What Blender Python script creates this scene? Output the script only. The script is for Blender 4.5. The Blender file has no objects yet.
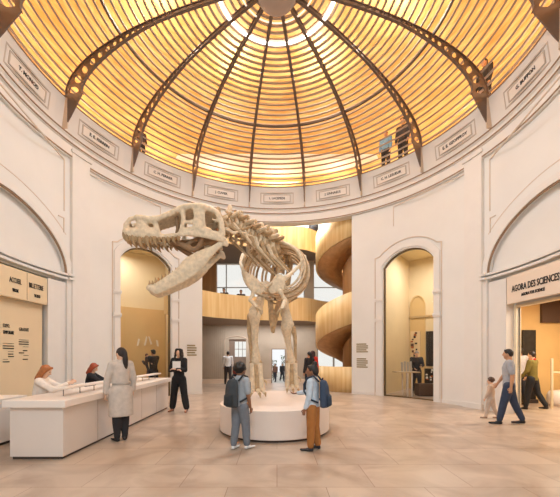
import bpy, bmesh, math, random
from mathutils import Vector, Matrix
random.seed(7)
S, Cc, PI = math.sin, math.cos, math.pi
R = math.radians
scene = bpy.context.scene
COL = scene.collection
EYE, F, PX, PY, CAMY = 1.55, 324.0, 277.0, 355.0, -7.7

def P(px, py, d):
    """point at depth d from the viewer whose direction is the given place in the photograph's frame"""
    return Vector(((px-PX)*d/F, CAMY+d, EYE+(PY-py)*d/F))
def pol(phi, r, z):
    return Vector((r*S(R(phi)), r*Cc(R(phi)), z))

# ------------------------------------------------------------------ materials
def srgb(c):
    return tuple(((x/255)/12.92 if x/255 <= .04045 else (((x/255)+.055)/1.055)**2.4) for x in c)
MATS = {}
def mat(name, c, rough=.6, var=.0, scale=6., metal=0., emit=None, estr=0., bump=0., coat=0., stretch=None):
    if name in MATS: return MATS[name]
    m = bpy.data.materials.new(name); m.use_nodes = True
    nt = m.node_tree; b = nt.nodes['Principled BSDF']
    lin = srgb(c)
    b.inputs['Base Color'].default_value = (*lin, 1)
    b.inputs['Roughness'].default_value = rough
    b.inputs['Metallic'].default_value = metal
    if coat: b.inputs['Coat Weight'].default_value = coat
    if var or bump:
        tc = nt.nodes.new('ShaderNodeTexCoord'); mp = nt.nodes.new('ShaderNodeMapping')
        nt.links.new(tc.outputs['Object'], mp.inputs[0])
        if stretch: mp.inputs['Scale'].default_value = stretch
        n = nt.nodes.new('ShaderNodeTexNoise'); n.inputs['Scale'].default_value = scale; n.inputs['Detail'].default_value = 5
        nt.links.new(mp.outputs[0], n.inputs['Vector'])
        if var:
            r = nt.nodes.new('ShaderNodeValToRGB')
            r.color_ramp.elements[0].position = .3; r.color_ramp.elements[1].position = .7
            r.color_ramp.elements[0].color = (*[x*(1-var) for x in lin], 1)
            r.color_ramp.elements[1].color = (*[min(1, x*(1+var*.6)) for x in lin], 1)
            nt.links.new(n.outputs['Fac'], r.inputs[0]); nt.links.new(r.outputs[0], b.inputs['Base Color'])
        if bump:
            bp = nt.nodes.new('ShaderNodeBump'); bp.inputs['Strength'].default_value = bump; bp.inputs['Distance'].default_value = .02
            nt.links.new(n.outputs['Fac'], bp.inputs['Height']); nt.links.new(bp.outputs[0], b.inputs['Normal'])
    if emit:
        b.inputs['Emission Color'].default_value = (*srgb(emit), 1); b.inputs['Emission Strength'].default_value = estr
    MATS[name] = m
    return m
def glass_mat():
    m = bpy.data.materials.new('clear_glass'); m.use_nodes = True; nt = m.node_tree
    for n in list(nt.nodes): nt.nodes.remove(n)
    o = nt.nodes.new('ShaderNodeOutputMaterial'); mx = nt.nodes.new('ShaderNodeMixShader')
    t = nt.nodes.new('ShaderNodeBsdfTransparent'); g = nt.nodes.new('ShaderNodeBsdfGlossy'); f = nt.nodes.new('ShaderNodeFresnel')
    t.inputs[0].default_value = (.97, .96, .93, 1); g.inputs['Roughness'].default_value = .02
    f.inputs[0].default_value = 1.35
    nt.links.new(f.outputs[0], mx.inputs[0]); nt.links.new(t.outputs[0], mx.inputs[1]); nt.links.new(g.outputs[0], mx.inputs[2])
    nt.links.new(mx.outputs[0], o.inputs[0]); return m
def floor_mat():
    m = bpy.data.materials.new('polished_limestone'); m.use_nodes = True; nt = m.node_tree; b = nt.nodes['Principled BSDF']
    tc = nt.nodes.new('ShaderNodeTexCoord'); mp = nt.nodes.new('ShaderNodeMapping'); nt.links.new(tc.outputs['Object'], mp.inputs[0])
    mp.inputs['Rotation'].default_value = (0, 0, R(0))
    br = nt.nodes.new('ShaderNodeTexBrick'); br.inputs['Scale'].default_value = 1.0
    br.inputs['Brick Width'].default_value = 1.15; br.inputs['Row Height'].default_value = .78; br.inputs['Mortar Size'].default_value = .004
    br.inputs['Color1'].default_value = (*srgb(FL1), 1); br.inputs['Color2'].default_value = (*srgb(FL2), 1); br.inputs['Mortar'].default_value = (*srgb((150, 118, 97)), 1)
    nt.links.new(mp.outputs[0], br.inputs['Vector'])
    n = nt.nodes.new('ShaderNodeTexNoise'); n.inputs['Scale'].default_value = 1.1; n.inputs['Detail'].default_value = 6; n.inputs['Distortion'].default_value = 1.2
    nt.links.new(mp.outputs[0], n.inputs['Vector'])
    mx = nt.nodes.new('ShaderNodeMix'); mx.data_type = 'RGBA'; mx.blend_type = 'MULTIPLY'
    r = nt.nodes.new('ShaderNodeValToRGB'); r.color_ramp.elements[0].position = .35; r.color_ramp.elements[0].color = (.66, .60, .56, 1)
    r.color_ramp.elements[1].position = .62; r.color_ramp.elements[1].color = (1.0, 1.0, 1.0, 1)
    nt.links.new(n.outputs['Fac'], r.inputs[0])
    mx.inputs[0].default_value = .85
    nt.links.new(br.outputs['Color'], mx.inputs[6]); nt.links.new(r.outputs[0], mx.inputs[7])
    nt.links.new(mx.outputs[2], b.inputs['Base Color'])
    b.inputs['Roughness'].default_value = .3; b.inputs['Specular IOR Level'].default_value = .45
    return m
def wood_mat(name, c1, c2, axis='z', scale=9., rough=.5):
    m = bpy.data.materials.new(name); m.use_nodes = True; nt = m.node_tree; b = nt.nodes['Principled BSDF']
    tc = nt.nodes.new('ShaderNodeTexCoord'); mp = nt.nodes.new('ShaderNodeMapping'); nt.links.new(tc.outputs['Object'], mp.inputs[0])
    mp.inputs['Scale'].default_value = {'z': (scale, scale, .5), 'h': (1.2, 1.2, scale)}[axis]
    n = nt.nodes.new('ShaderNodeTexNoise'); n.inputs['Scale'].default_value = 1.0; n.inputs['Detail'].default_value = 5
    nt.links.new(mp.outputs[0], n.inputs['Vector'])
    r = nt.nodes.new('ShaderNodeValToRGB'); r.color_ramp.elements[0].position = .36; r.color_ramp.elements[1].position = .66
    r.color_ramp.elements[0].color = (*srgb(c1), 1); r.color_ramp.elements[1].color = (*srgb(c2), 1)
    nt.links.new(n.outputs['Fac'], r.inputs[0]); nt.links.new(r.outputs[0], b.inputs['Base Color'])
    b.inputs['Roughness'].default_value = rough
    return m
FL1, FL2 = (198, 176, 156), (188, 166, 147)
M_WALL = mat('cream_plaster', (230, 226, 221), .75, var=.035, scale=.9)
M_TRIM = mat('trim_plaster', (230, 224, 218), .65, var=.02, scale=3)
M_LINE = mat('umber_moulding_line', (150, 120, 92), .6, var=.1, scale=8)
M_FLOOR = floor_mat()
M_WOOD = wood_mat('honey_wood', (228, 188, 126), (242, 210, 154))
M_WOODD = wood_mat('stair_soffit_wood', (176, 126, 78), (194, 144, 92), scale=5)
M_SHELL = wood_mat('dome_lining_wood', (228, 172, 98), (248, 214, 146), axis='h', scale=16)
M_SLAT = mat('slat_wood', (182, 160, 142), .6, var=.08, scale=3)
M_IRON = mat('brown_painted_iron', (112, 92, 80), .45, var=.06, scale=9)
M_BONE = mat('fossil_bone', (230, 209, 179), .6, var=.2, scale=15, bump=.8)
M_BONED = mat('dark_fossil_bone', (150, 118, 86), .65, var=.25, scale=11, bump=.5)
M_TOOTH = mat('fossil_tooth', (178, 146, 106), .4, var=.2, scale=14)
M_WHITE = mat('white_solid_surface', (240, 226, 215), .4, var=.015, scale=2)
M_DARKGAP = mat('dark_plinth', (70, 56, 48), .6)
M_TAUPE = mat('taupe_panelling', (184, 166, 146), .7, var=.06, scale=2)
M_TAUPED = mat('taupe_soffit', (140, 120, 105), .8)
M_BRONZE = mat('bronze_frame', (112, 92, 62), .4, metal=.3)
M_GLASS = glass_mat()
M_ROOM = mat('ochre_room_wall', (230, 208, 164), .75, var=.04, scale=1)
M_GOLD = mat('gold_room_wall', (222, 184, 124), .6, var=.06, scale=1.5)
M_INK = mat('black_lettering', (34, 28, 26), .6)
M_PLAQUE = mat('white_plaque', (236, 226, 216), .5)
M_PAPER = mat('white_paper', (246, 243, 240), .6)
M_KHAKI = mat('khaki_print', (150, 134, 96), .6)

# ------------------------------------------------------------------ mesh helpers
class MB:
    def __init__(s): s.v, s.f = [], []
    def add(s, vs, fs):
        b = len(s.v); s.v += [Vector(x) for x in vs]; s.f += [tuple(b+i for i in f) for f in fs]; return s
    def box(s, lo, hi):
        x0, y0, z0 = lo; x1, y1, z1 = hi
        return s.add([(x0,y0,z0),(x1,y0,z0),(x1,y1,z0),(x0,y1,z0),(x0,y0,z1),(x1,y0,z1),(x1,y1,z1),(x0,y1,z1)],
                     [(0,3,2,1),(4,5,6,7),(0,1,5,4),(1,2,6,5),(2,3,7,6),(3,0,4,7)])
    def rcone(s, p0, r0, p1, r1, seg=10, flat=None):
        p0, p1 = Vector(p0), Vector(p1); w = p1-p0; L = w.length
        w = w/L if L > 1e-6 else Vector((0,0,1))
        u = w.orthogonal().normalized(); v = w.cross(u)
        rings = []; k = 3
        for i in range(1, k+1):
            a = i*PI/2/k; rings.append((p0-w*r0*Cc(a), r0*S(a)))
        for i in range(0, k):
            a = i*PI/2/k; rings.append((p1+w*r1*S(a), r1*Cc(a)))
        vs = [p0-w*r0]
        for c, r in rings: vs += [c+(u*Cc(2*PI*j/seg)+v*S(2*PI*j/seg))*r for j in range(seg)]
        vs.append(p1+w*r1); fs = []
        for j in range(seg): fs.append((0, 1+(j+1)%seg, 1+j))
        for i in range(len(rings)-1):
            for j in range(seg):
                a, b = 1+i*seg+j, 1+i*seg+(j+1)%seg; fs.append((a, b, b+seg, a+seg))
        e = len(vs)-1; o = 1+(len(rings)-1)*seg
        for j in range(seg): fs.append((o+j, o+(j+1)%seg, e))
        if flat:
            n, fac = flat
            for i, q in enumerate(vs):
                t = max(0, min(1, (q-p0).dot(w)/L)) if L > 1e-6 else 0
                c = p0+w*t*L
                vs[i] = q-n*((q-c).dot(n)*(1-fac))
        return s.add(vs, fs)
    def chain(s, pts, seg=10, flat=None):
        for a, b in zip(pts, pts[1:]): s.rcone(a[0], a[1], b[0], b[1], seg, flat)
        return s
    def ell(s, c, r, rot=None, seg=16, n=10):
        c = Vector(c); vs = [Vector((0,0,-r[2]))]
        for i in range(1, n):
            a = -PI/2+PI*i/n
            vs += [Vector((r[0]*Cc(a)*Cc(2*PI*j/seg), r[1]*Cc(a)*S(2*PI*j/seg), r[2]*S(a))) for j in range(seg)]
        vs.append(Vector((0,0,r[2])))
        if rot: vs = [rot @ q for q in vs]
        vs = [c+q for q in vs]; fs = [(0, 1+(j+1)%seg, 1+j) for j in range(seg)]
        for i in range(n-2):
            for j in range(seg):
                a, b = 1+i*seg+j, 1+i*seg+(j+1)%seg; fs.append((a, b, b+seg, a+seg))
        e = len(vs)-1; o = 1+(n-2)*seg
        for j in range(seg): fs.append((o+j, o+(j+1)%seg, e))
        return s.add(vs, fs)
    def loft(s, secs, seg=18, fn=None, cap=True):
        """secs: (centre, rx, ry) ellipses in horizontal planes"""
        vs = []
        for c, rx, ry in secs:
            for j in range(seg):
                q = Vector(c)+Vector((rx*Cc(2*PI*j/seg), ry*S(2*PI*j/seg), 0)); vs.append(fn(q) if fn else q)
        fs = []
        for i in range(len(secs)-1):
            for j in range(seg):
                a, b = i*seg+j, i*seg+(j+1)%seg; fs.append((a, b, b+seg, a+seg))
        if cap:
            fs.append(tuple(reversed(range(seg)))); fs.append(tuple((len(secs)-1)*seg+j for j in range(seg)))
        return s.add(vs, fs)
    def tube(s, pts, rad, seg=8, up=None):
        pts = [Vector(p) for p in pts]; n = len(pts); rad = rad if isinstance(rad, (list, tuple)) else [rad]*n
        vs = []; u = None
        for i, p in enumerate(pts):
            w = (pts[min(i+1, n-1)]-pts[max(i-1, 0)]).normalized()
            if u is None: u = w.orthogonal().normalized()
            u = (u-w*u.dot(w)).normalized(); v = w.cross(u)
            vs += [p+(u*Cc(2*PI*j/seg)+v*S(2*PI*j/seg))*rad[i] for j in range(seg)]
        fs = [(i*seg+j, i*seg+(j+1)%seg, (i+1)*seg+(j+1)%seg, (i+1)*seg+j) for i in range(n-1) for j in range(seg)]
        fs += [tuple(reversed(range(seg))), tuple((n-1)*seg+j for j in range(seg))]
        return s.add(vs, fs)
    def rev(s, prof, phi0=0, phi1=360, n=96, closed_prof=False):
        """profile [(r,z)] swept round the axis of the rotunda"""
        full = abs(phi1-phi0) >= 359.9; m = len(prof); cols = n if full else n+1
        vs = [pol(phi0+(phi1-phi0)*i/n, r, z) for i in range(cols) for r, z in prof]
        fs = []
        for i in range(n):
            a, b = i*m, ((i+1) % cols)*m
            for k in range(m if closed_prof else m-1):
                k2 = (k+1) % m; fs.append((a+k, a+k2, b+k2, b+k))
        if closed_prof and not full:
            fs += [tuple(range(m)), tuple(reversed([n*m+k for k in range(m)]))]
        return s.add(vs, fs)
    def polblock(s, p0, p1, r0, r1, z0, z1, n=None):
        n = n or max(1, int(abs(p1-p0)/1.5))
        return s.rev([(r0,z0),(r1,z0),(r1,z1),(r0,z1)], p0, p1, n, True)
    def strip(s, path, r, w, dep, closed=False):
        """bead of width w standing dep proud of the curved wall at radius r, along [(phi,z)]"""
        n = len(path); vs = []
        for i, (ph, z) in enumerate(path):
            a = path[(i-1) % n] if closed or i else path[0]; b = path[(i+1) % n] if closed or i < n-1 else path[-1]
            ds, dz = R(b[0]-a[0])*r, b[1]-a[1]; L = math.hypot(ds, dz) or 1
            ns, nz = -dz/L, ds/L
            if 0 < i < n-1 or closed:   # mitre
                c = path[i]; d1 = (R(c[0]-a[0])*r, c[1]-a[1]); d2 = (R(b[0]-c[0])*r, b[1]-c[1])
                l1, l2 = math.hypot(*d1) or 1, math.hypot(*d2) or 1
                co = (d1[0]*d2[0]+d1[1]*d2[1])/(l1*l2); k = 1/max(.35, math.sqrt(max(0, (1+co)/2)))
                t = (d1[0]/l1+d2[0]/l2, d1[1]/l1+d2[1]/l2); tl = math.hypot(*t) or 1
                ns, nz = -t[1]/tl*k, t[0]/tl*k
            for sg, dr in ((-1, .01), (-1, -dep), (1, -dep), (1, .01)):
                vs.append(pol(ph+math.degrees(ns*sg*w/2/r), r+dr, z+nz*sg*w/2))
        fs = []
        for i in range(n if closed else n-1):
            a, b = i*4, ((i+1) % n)*4
            for k in range(4): fs.append((a+k, a+(k+1)%4, b+(k+1)%4, b+k))
        if not closed: fs += [(3,2,1,0), tuple((n-1)*4+k for k in range(4))]
        return s.add(vs, fs)
    def extr(s, poly, p0, ax, ay, az, t):
        """flat polygon in the plane (ax, ay) at p0, thickness t along az"""
        p0 = Vector(p0); n = len(poly)
        vs = [p0+ax*x+ay*y for x, y in poly]+[p0+ax*x+ay*y+az*t for x, y in poly]
        fs = [tuple(reversed(range(n))), tuple(range(n, 2*n))]+[(i, (i+1)%n, n+(i+1)%n, n+i) for i in range(n)]
        return s.add(vs, fs)
def mesh_of(name, mb, origin=None, fix=True):
    me = bpy.data.meshes.new(name)
    o = Vector(origin) if origin else Vector()
    me.from_pydata([tuple(v-o) for v in mb.v], [], mb.f); me.update()
    if fix:
        bm = bmesh.new(); bm.from_mesh(me); bmesh.ops.recalc_face_normals(bm, faces=bm.faces); bm.to_mesh(me); bm.free()
    return me
def link(name, me, m, parent=None, smooth=False):
    o = bpy.data.objects.new(name, me); COL.objects.link(o)
    if m and not me.materials: me.materials.append(m)
    if parent: o.parent = parent
    if smooth:
        for p in me.polygons: p.use_smooth = True
    return o
def tag(o, label=None, cat=None, group=None, kind=None):
    for k, v in (('label', label), ('category', cat), ('group', group), ('kind', kind)):
        if v: o[k] = v
    return o
def bevel(o, w, seg=2):
    b = o.modifiers.new('bevel', 'BEVEL'); b.width = w; b.segments = seg; b.limit_method = 'ANGLE'; b.angle_limit = R(40); return o
def org(parent): return parent.location if parent else None
def obj(name, mb, m, parent=None, smooth=False):
    """world-space mesh under a thing that is not rotated"""
    return link(name, mesh_of(name, mb, org(root_of(parent))), m, parent, smooth)
def root_of(o):
    while o is not None and o.parent is not None: o = o.parent
    return o
def part(name, mb, m, parent, smooth=False):
    return link(name, mesh_of(name, mb), m, parent, smooth)
def thing(name, label, cat, loc=(0,0,0), rz=0, group=None):
    o = bpy.data.objects.new(name, None); COL.objects.link(o); o.empty_display_size = .1
    o.location = loc; o.rotation_euler = (0,0,rz); return tag(o, label, cat, group)
def struct(name, mb, m, parent=None, smooth=False):
    o = obj(name, mb, m, parent, smooth)
    if not parent: o['kind'] = 'structure'
    return o
def remesh(name, mb, voxel, m, parent=None, smooth_it=2, local=True):
    me = mesh_of('tmp', mb, None if local else org(root_of(parent)), fix=False)
    t = bpy.data.objects.new('tmp', me); COL.objects.link(t)
    r = t.modifiers.new('r', 'REMESH'); r.mode = 'VOXEL'; r.voxel_size = voxel
    if smooth_it:
        sm = t.modifiers.new('s', 'SMOOTH'); sm.iterations = smooth_it; sm.factor = .5
    dg = bpy.context.evaluated_depsgraph_get(); dg.update()
    nm = bpy.data.meshes.new_from_object(t.evaluated_get(dg)); nm.name = name
    bpy.data.objects.remove(t); bpy.data.meshes.remove(me)
    nm.materials.clear()
    return link(name, nm, m, parent, True)
def text_mesh(body, size, bold=0., ext=.004, align='CENTER', spacing=1.):
    cu = bpy.data.curves.new('txt', 'FONT'); cu.body = body; cu.size = size; cu.extrude = ext; cu.offset = bold
    cu.align_x = align; cu.align_y = 'CENTER'; cu.resolution_u = 2; cu.space_character = spacing
    t = bpy.data.objects.new('txt', cu); COL.objects.link(t)
    dg = bpy.context.evaluated_depsgraph_get(); dg.update()
    me = bpy.data.meshes.new_from_object(t.evaluated_get(dg)); bpy.data.objects.remove(t); me.materials.clear(); return me
def text(name, body, size, m, parent, centre, right, up, bold=0., align='CENTER', spacing=1., width=None):
    me = text_mesh(body, size, bold, align=align, spacing=spacing)
    if width:
        xs = [v.co.x for v in me.vertices]; me.transform(Matrix.Diagonal((width/(max(xs)-min(xs)), 1, 1, 1)))
    r, u = Vector(right).normalized(), Vector(up).normalized(); n = r.cross(u)
    mx = Matrix((r, u, n)).transposed().to_4x4(); mx.translation = Vector(centre)-(org(root_of(parent)) if parent else Vector())
    me.transform(mx); return link(name, me, m, parent)

# ------------------------------------------------------------------ room shell
RW = 6.06          # inner radius of the rotunda wall
fl = MB().box((-13, -13, -.3), (13, 10.25, 0))
struct('floor', fl, M_FLOOR)
g = MB().box((-14, 10.25, -1.3), (14, 40, -.95)); o = struct('floor_outside', g, mat('pale_paving', (206, 200, 190), .8, var=.05))

def wall_with_openings(mb, p0, p1, r0, r1, ztop, openings, step=1.0):
    """openings: (phi a, phi b, top function of phi). each strip stands from the opening's top (or the floor) to ztop"""
    edges = {p0, p1}
    for a, b, tf in openings:
        edges |= {a, b}; k = 24; edges |= {a+(b-a)*i/k for i in range(k+1)}
    n = int((p1-p0)/step)
    edges |= {p0+(p1-p0)*i/n for i in range(n+1)}
    es = sorted(edges); es = [e for i, e in enumerate(es) if i == 0 or e-es[i-1] > 1e-4]
    for a, b in zip(es, es[1:]):
        mid = (a+b)/2; za = zb = 0
        for oa, ob, tf in openings:
            if oa < mid < ob: za, zb = tf(a), tf(b)
        vs = []
        for ph, z0 in ((a, za), (b, zb)):
            vs += [pol(ph, r0, z0), pol(ph, r1, z0), pol(ph, r1, ztop), pol(ph, r0, ztop)]
        fs = [(0,4,7,3), (1,2,6,5), (0,1,5,4), (3,7,6,2)]
        mb.add(vs, fs)
        def inside(x):
            return x <= p0 or x >= p1
        for e, i0, oth in ((a, 0, -1e-3), (b, 4, 1e-3)):
            q = e+oth; zq = None
            if q <= p0 or q >= p1: zq = None
            else:
                zq = 0
                for oa, ob, tf in openings:
                    if oa < q < ob: zq = tf(e)
            zi = za if i0 == 0 else zb
            if zq is None: mb.add(vs[i0:i0+4], [(0,1,2,3)])
            elif zq > zi+1e-4:
                mb.add([pol(e, r0, zi), pol(e, r1, zi), pol(e, r1, zq), pol(e, r0, zq)], [(0,1,2,3)])
def seg_arch(c, hw, zs, za):
    """segmental arch top over centre c, half width hw degrees"""
    def f(ph):
        x = R(ph-c)*RW; w = R(hw)*RW; s = za-zs; rad = (w*w+s*s)/(2*s)
        return zs+math.sqrt(max(0, rad*rad-x*x))-(rad-s)
    return f
def round_arch(c, hw, zs, za):
    def f(ph):
        x = max(-1, min(1, (ph-c)/hw)); return zs+(za-zs)*math.sqrt(max(0, 1-x*x))
    return f
DC, DH = 50.3, 9.0       # glazed door: centre and half width in degrees
BC, BH = 95.0, 18.0      # near bay
ZS_D, ZA_D = 4.82, 5.36
Z_IMP, ZA_B = 3.79, 5.27
WEND = 128.0
ZW = 7.7
def zrect(z): return lambda ph: z
for sg, side in ((-1, 'left'), (1, 'right')):
    w = MB()
    ops = [(sg*DC-DH, sg*DC+DH, seg_arch(sg*DC, DH, ZS_D, ZA_D)), (sg*BC-BH, sg*BC+BH, round_arch(sg*BC, BH, Z_IMP, ZA_B))]
    p0, p1 = sorted((sg*29.6, sg*WEND))
    wall_with_openings(w, p0, p1, RW, RW+.3, ZW, ops)
    wo = struct('wall_'+side, w, M_WALL)
    # shallow blind arch over the impost and the deeper bay under it
    w = MB(); p0, p1 = sorted((sg*(BC-BH-1), sg*(BC+BH+1)))
    wall_with_openings(w, p0, p1, RW+.10, RW+.30, 5.5, [(*sorted((sg*(BC-BH), sg*(BC+BH))), zrect(3.62))])
    struct('wall_%s_blind_arch' % side, w, M_WALL)
    w = MB()
    bo = [(-110.6, -79.4, zrect(3.60))] if side == 'left' else [(83.0, 106.0, zrect(2.86))]
    wall_with_openings(w, p0, p1, RW+.27, RW+(.52 if side == 'left' else .36), 3.75, bo)
    struct('wall_%s_recess' % side, w, M_WALL)
    if side == 'left': struct('wall_left_recess_back', MB().polblock(p0, p1, RW+.53, RW+.7, 0, 3.7), M_WALL)
    w = MB()
    for a, b in ((BC-BH-.3, 82.3), (107.7, BC+BH+.3)): w.polblock(sg*a, sg*b, RW+.015, RW+.285, 0, 3.58)
    struct('trim_bay_jamb_'+side, w, M_TRIM)
    # pilaster with capital, between glazed door and bay
    w = MB(); a, b = sg*70.2, sg*75.8
    w.polblock(a, b, RW-.10, RW+.02, 0, ZW, 8)
    w.polblock(sg*69.9, sg*76.1, RW-.13, RW+.02, 0, .16, 8)
    w.polblock(sg*69.8, sg*76.2, RW-.14, RW+.02, 7.28, 7.36, 8)
    struct('trim_pilaster_'+side, w, M_TRIM)
    # baseboard (not across the openings)
    w = MB()
    for a, b in ((29.6, DC-DH-2.3), (DC+DH+2.3, 69.9), (76.1, BC-BH), (BC+BH, WEND)):
        w.polblock(sg*a, sg*b, RW-.025, RW+.02, 0, .12)
    struct('baseboard_'+side, w, M_TRIM)
    # architrave of the glazed door: flat band, outer bead with shoulders, impost blocks
    w = MB(); c = sg*DC; f = seg_arch(c, DH, ZS_D, ZA_D); f2 = seg_arch(c, DH+2.6, ZS_D+.25, ZA_D+.32)
    path = [(c-DH-1.25, 0)]+[(c+(DH+1.25)*t/12, seg_arch(c, DH+1.25, ZS_D+.12, ZA_D+.16)(c+(DH+1.25)*t/12)) for t in range(-12, 13)]+[(c+DH+1.25, 0)]
    w.strip(path, RW, .22, .035)
    for s2 in (-1, 1):
        for z in (3.62, 2.86):
            x0, x1 = sorted((c+s2*(DH+.05), c+s2*(DH+2.9)))
            w.polblock(x0, x1, RW-.08, RW+.01, z, z+.07, 4)
            w.polblock(x0, x1, RW-.06, RW+.01, z-.05, z, 4)
    struct('trim_door_'+side, w, M_TRIM)
    w = MB()
    path = [(c-DH-2.8, 0), (c-DH-2.8, ZS_D+.42)]+[(c+(DH+1.2)*t/10, seg_arch(c, DH+1.2, ZS_D+.46, ZA_D+.36)(c+(DH+1.2)*t/10)) for t in range(-10, 11)]+[(c+DH+2.8, ZS_D+.42), (c+DH+2.8, 0)]
    w.strip(path, RW, .03, .03)
    struct('trim_door_bead_'+side, w, mat('bead_plaster', (216, 198, 181), .7))
    # near bay: archivolt, impost string course, inner pilaster beads, crossette frame
    w = MB(); c = sg*BC; fa = round_arch(c, BH, Z_IMP, ZA_B)
    def arch_pts(ex, n=40):
        return [(c-(BH+ex)*Cc(PI*i/n), Z_IMP+(ZA_B-Z_IMP+R(ex)*RW)*S(PI*i/n)) for i in range(n+1)]
    w.strip(arch_pts(.9), RW, .17, .05)
    for q in (Z_IMP-.02, Z_IMP-.13):
        w.polblock(sg*(BC-BH-1.8), sg*(BC-BH+.0), RW-.13, RW+.01, q, q+.06, 4)
        w.polblock(sg*(BC-BH-.2), sg*(BC+BH+.2), RW-.06, RW+.28, q, q+.06)
    w.polblock(sg*(BC-BH-1.7), sg*(BC-BH), RW-.05, RW+.01, 0, Z_IMP-.13, 4)
    struct('trim_bay_'+side, w, M_TRIM)
    w = MB()
    w.strip(arch_pts(-.05), RW, .05, .03)
    struct('trim_bay_edge_'+side, w, M_LINE)
    w = MB()
    path = [(sg*(BC+BH+6), 6.98), (sg*77.6, 6.98), (sg*77.6, 5.55)]
    w.strip(path, RW, .022, .02)
    w.strip([(sg*79.4, 5.35), (sg*77.7, 5.35), (sg*77.7, 4.95)], RW, .022, .02)
    w.strip(arch_pts(4.2)[8:33], RW, .022, .007)
    w.strip([(sg*69.5, 7.02), (sg*45.3, 7.02), (sg*45.3, 6.3)], RW, .022, .02)
    struct('trim_panel_'+side, w, mat('bead_plaster', (216, 198, 181), .7))

# unseen hall round the viewpoint, added to cut the sky's fill light
for sg, side in ((-1, 'left'), (1, 'right')):
    x0, x1 = sorted((sg*4.9, sg*5.15)); struct('wall_unseen_hall_'+side, MB().box((x0, -12.8, 0), (x1, -3.75, 7.12)), M_WALL)
struct('wall_unseen_hall_back', MB().box((-5.15, -13.0, 0), (5.15, -12.8, 7.12)), M_WALL)
w = MB().polblock(127, 233, RW, 9.6, 7.13, 7.35); w.box((-6, -13, 7.13), (6, -9.0, 7.35)); struct('ceiling_unseen_hall', w, M_WALL)
# far opening jambs thicken the piers; entablature, frieze and cornice run round the whole rotunda
w = MB().rev([(RW+.30, 7.12), (5.99, 7.12), (5.97, 7.2), (5.97, 7.44), (5.93, 7.46), (5.93, 7.52), (5.97, 7.56), (5.96, 7.62), (5.92, 7.66), (5.92, 7.72), (5.99, 7.74),
              (5.87, 8.55), (5.87, 8.60), (6.36, 8.60)], n=128, closed_prof=True)
struct('wall_frieze', w, M_TRIM)
w = MB()
for z, r in ((7.69, 5.915), (7.49, 5.925), (7.16, 5.98), (8.575, 5.865)):
    w.polblock(0, 360, r-.012, r+.02, z-.016, z+.016, 128)
struct('trim_frieze_lines', w, M_LINE)
# vertical joints of the frieze, one at each rib
w = MB()
for k in range(16):
    ph = 11.25+22.5*k
    w.polblock(ph-.18, ph+.18, 5.82, 6.0, 7.74, 8.56, 1)
struct('trim_frieze_joints', w, mat('joint_plaster', (214, 196, 178), .7))

# ------------------------------------------------------------------ dome
B0, HB, ZB, NE = 5.87, 1.85, 8.60, 2.1
def dome(t):
    a = t*PI/2
    return B0*max(0, Cc(a))**(2/NE), ZB+HB*max(0, S(a))**(2/NE)
NP = 400; prof = [dome(i/NP) for i in range(NP+1)]
cum = [0]
for a, b in zip(prof, prof[1:]): cum.append(cum[-1]+math.hypot(b[0]-a[0], b[1]-a[1]))
def at_len(s):
    s = max(0, min(cum[-1], s))
    for i in range(NP):
        if cum[i+1] >= s:
            t = (s-cum[i])/max(1e-9, cum[i+1]-cum[i]); a, b = prof[i], prof[i+1]
            tx, tz = b[0]-a[0], b[1]-a[1]; L = math.hypot(tx, tz)
            return a[0]+tx*t, a[1]+tz*t, tx/L, tz/L
    return (*prof[-1], -1, 0)
# outer lining behind the slats
w = MB(); RO, ZO, HO = 7.1, 8.58, 3.5
pr = [(5.95, 8.57), (RO, 8.57)]+[(RO*Cc(PI/2*i/28)**(2/2.6), ZO+HO*S(PI/2*i/28)**(2/2.6)) for i in range(0, 28)]+[(.02, ZO+HO)]
w.rev(pr, n=96)
struct('ceiling', w, M_SHELL, smooth=False)
df = thing('dome_frame', 'slatted dome over the hall with brown iron ribs and pale horizontal slats', 'dome', (0, 0, ZB))
w = MB(); s = .10; ns = 0
while s < cum[-1]-.35:
    r, z, tx, tz = at_len(s); nx, nz = tz, -tx     # outward normal
    hw, hd = .024, .045
    w.rev([(r-tx*hw+nx*hd, z-tz*hw+nz*hd), (r+tx*hw+nx*hd, z+tz*hw+nz*hd), (r+tx*hw-nx*hd*.2, z+tz*hw-nz*hd*.2), (r-tx*hw-nx*hd*.2, z-tz*hw-nz*hd*.2)], n=96, closed_prof=True)
    s += .185
slats = obj('slats', w, M_SLAT, df); 
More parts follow.
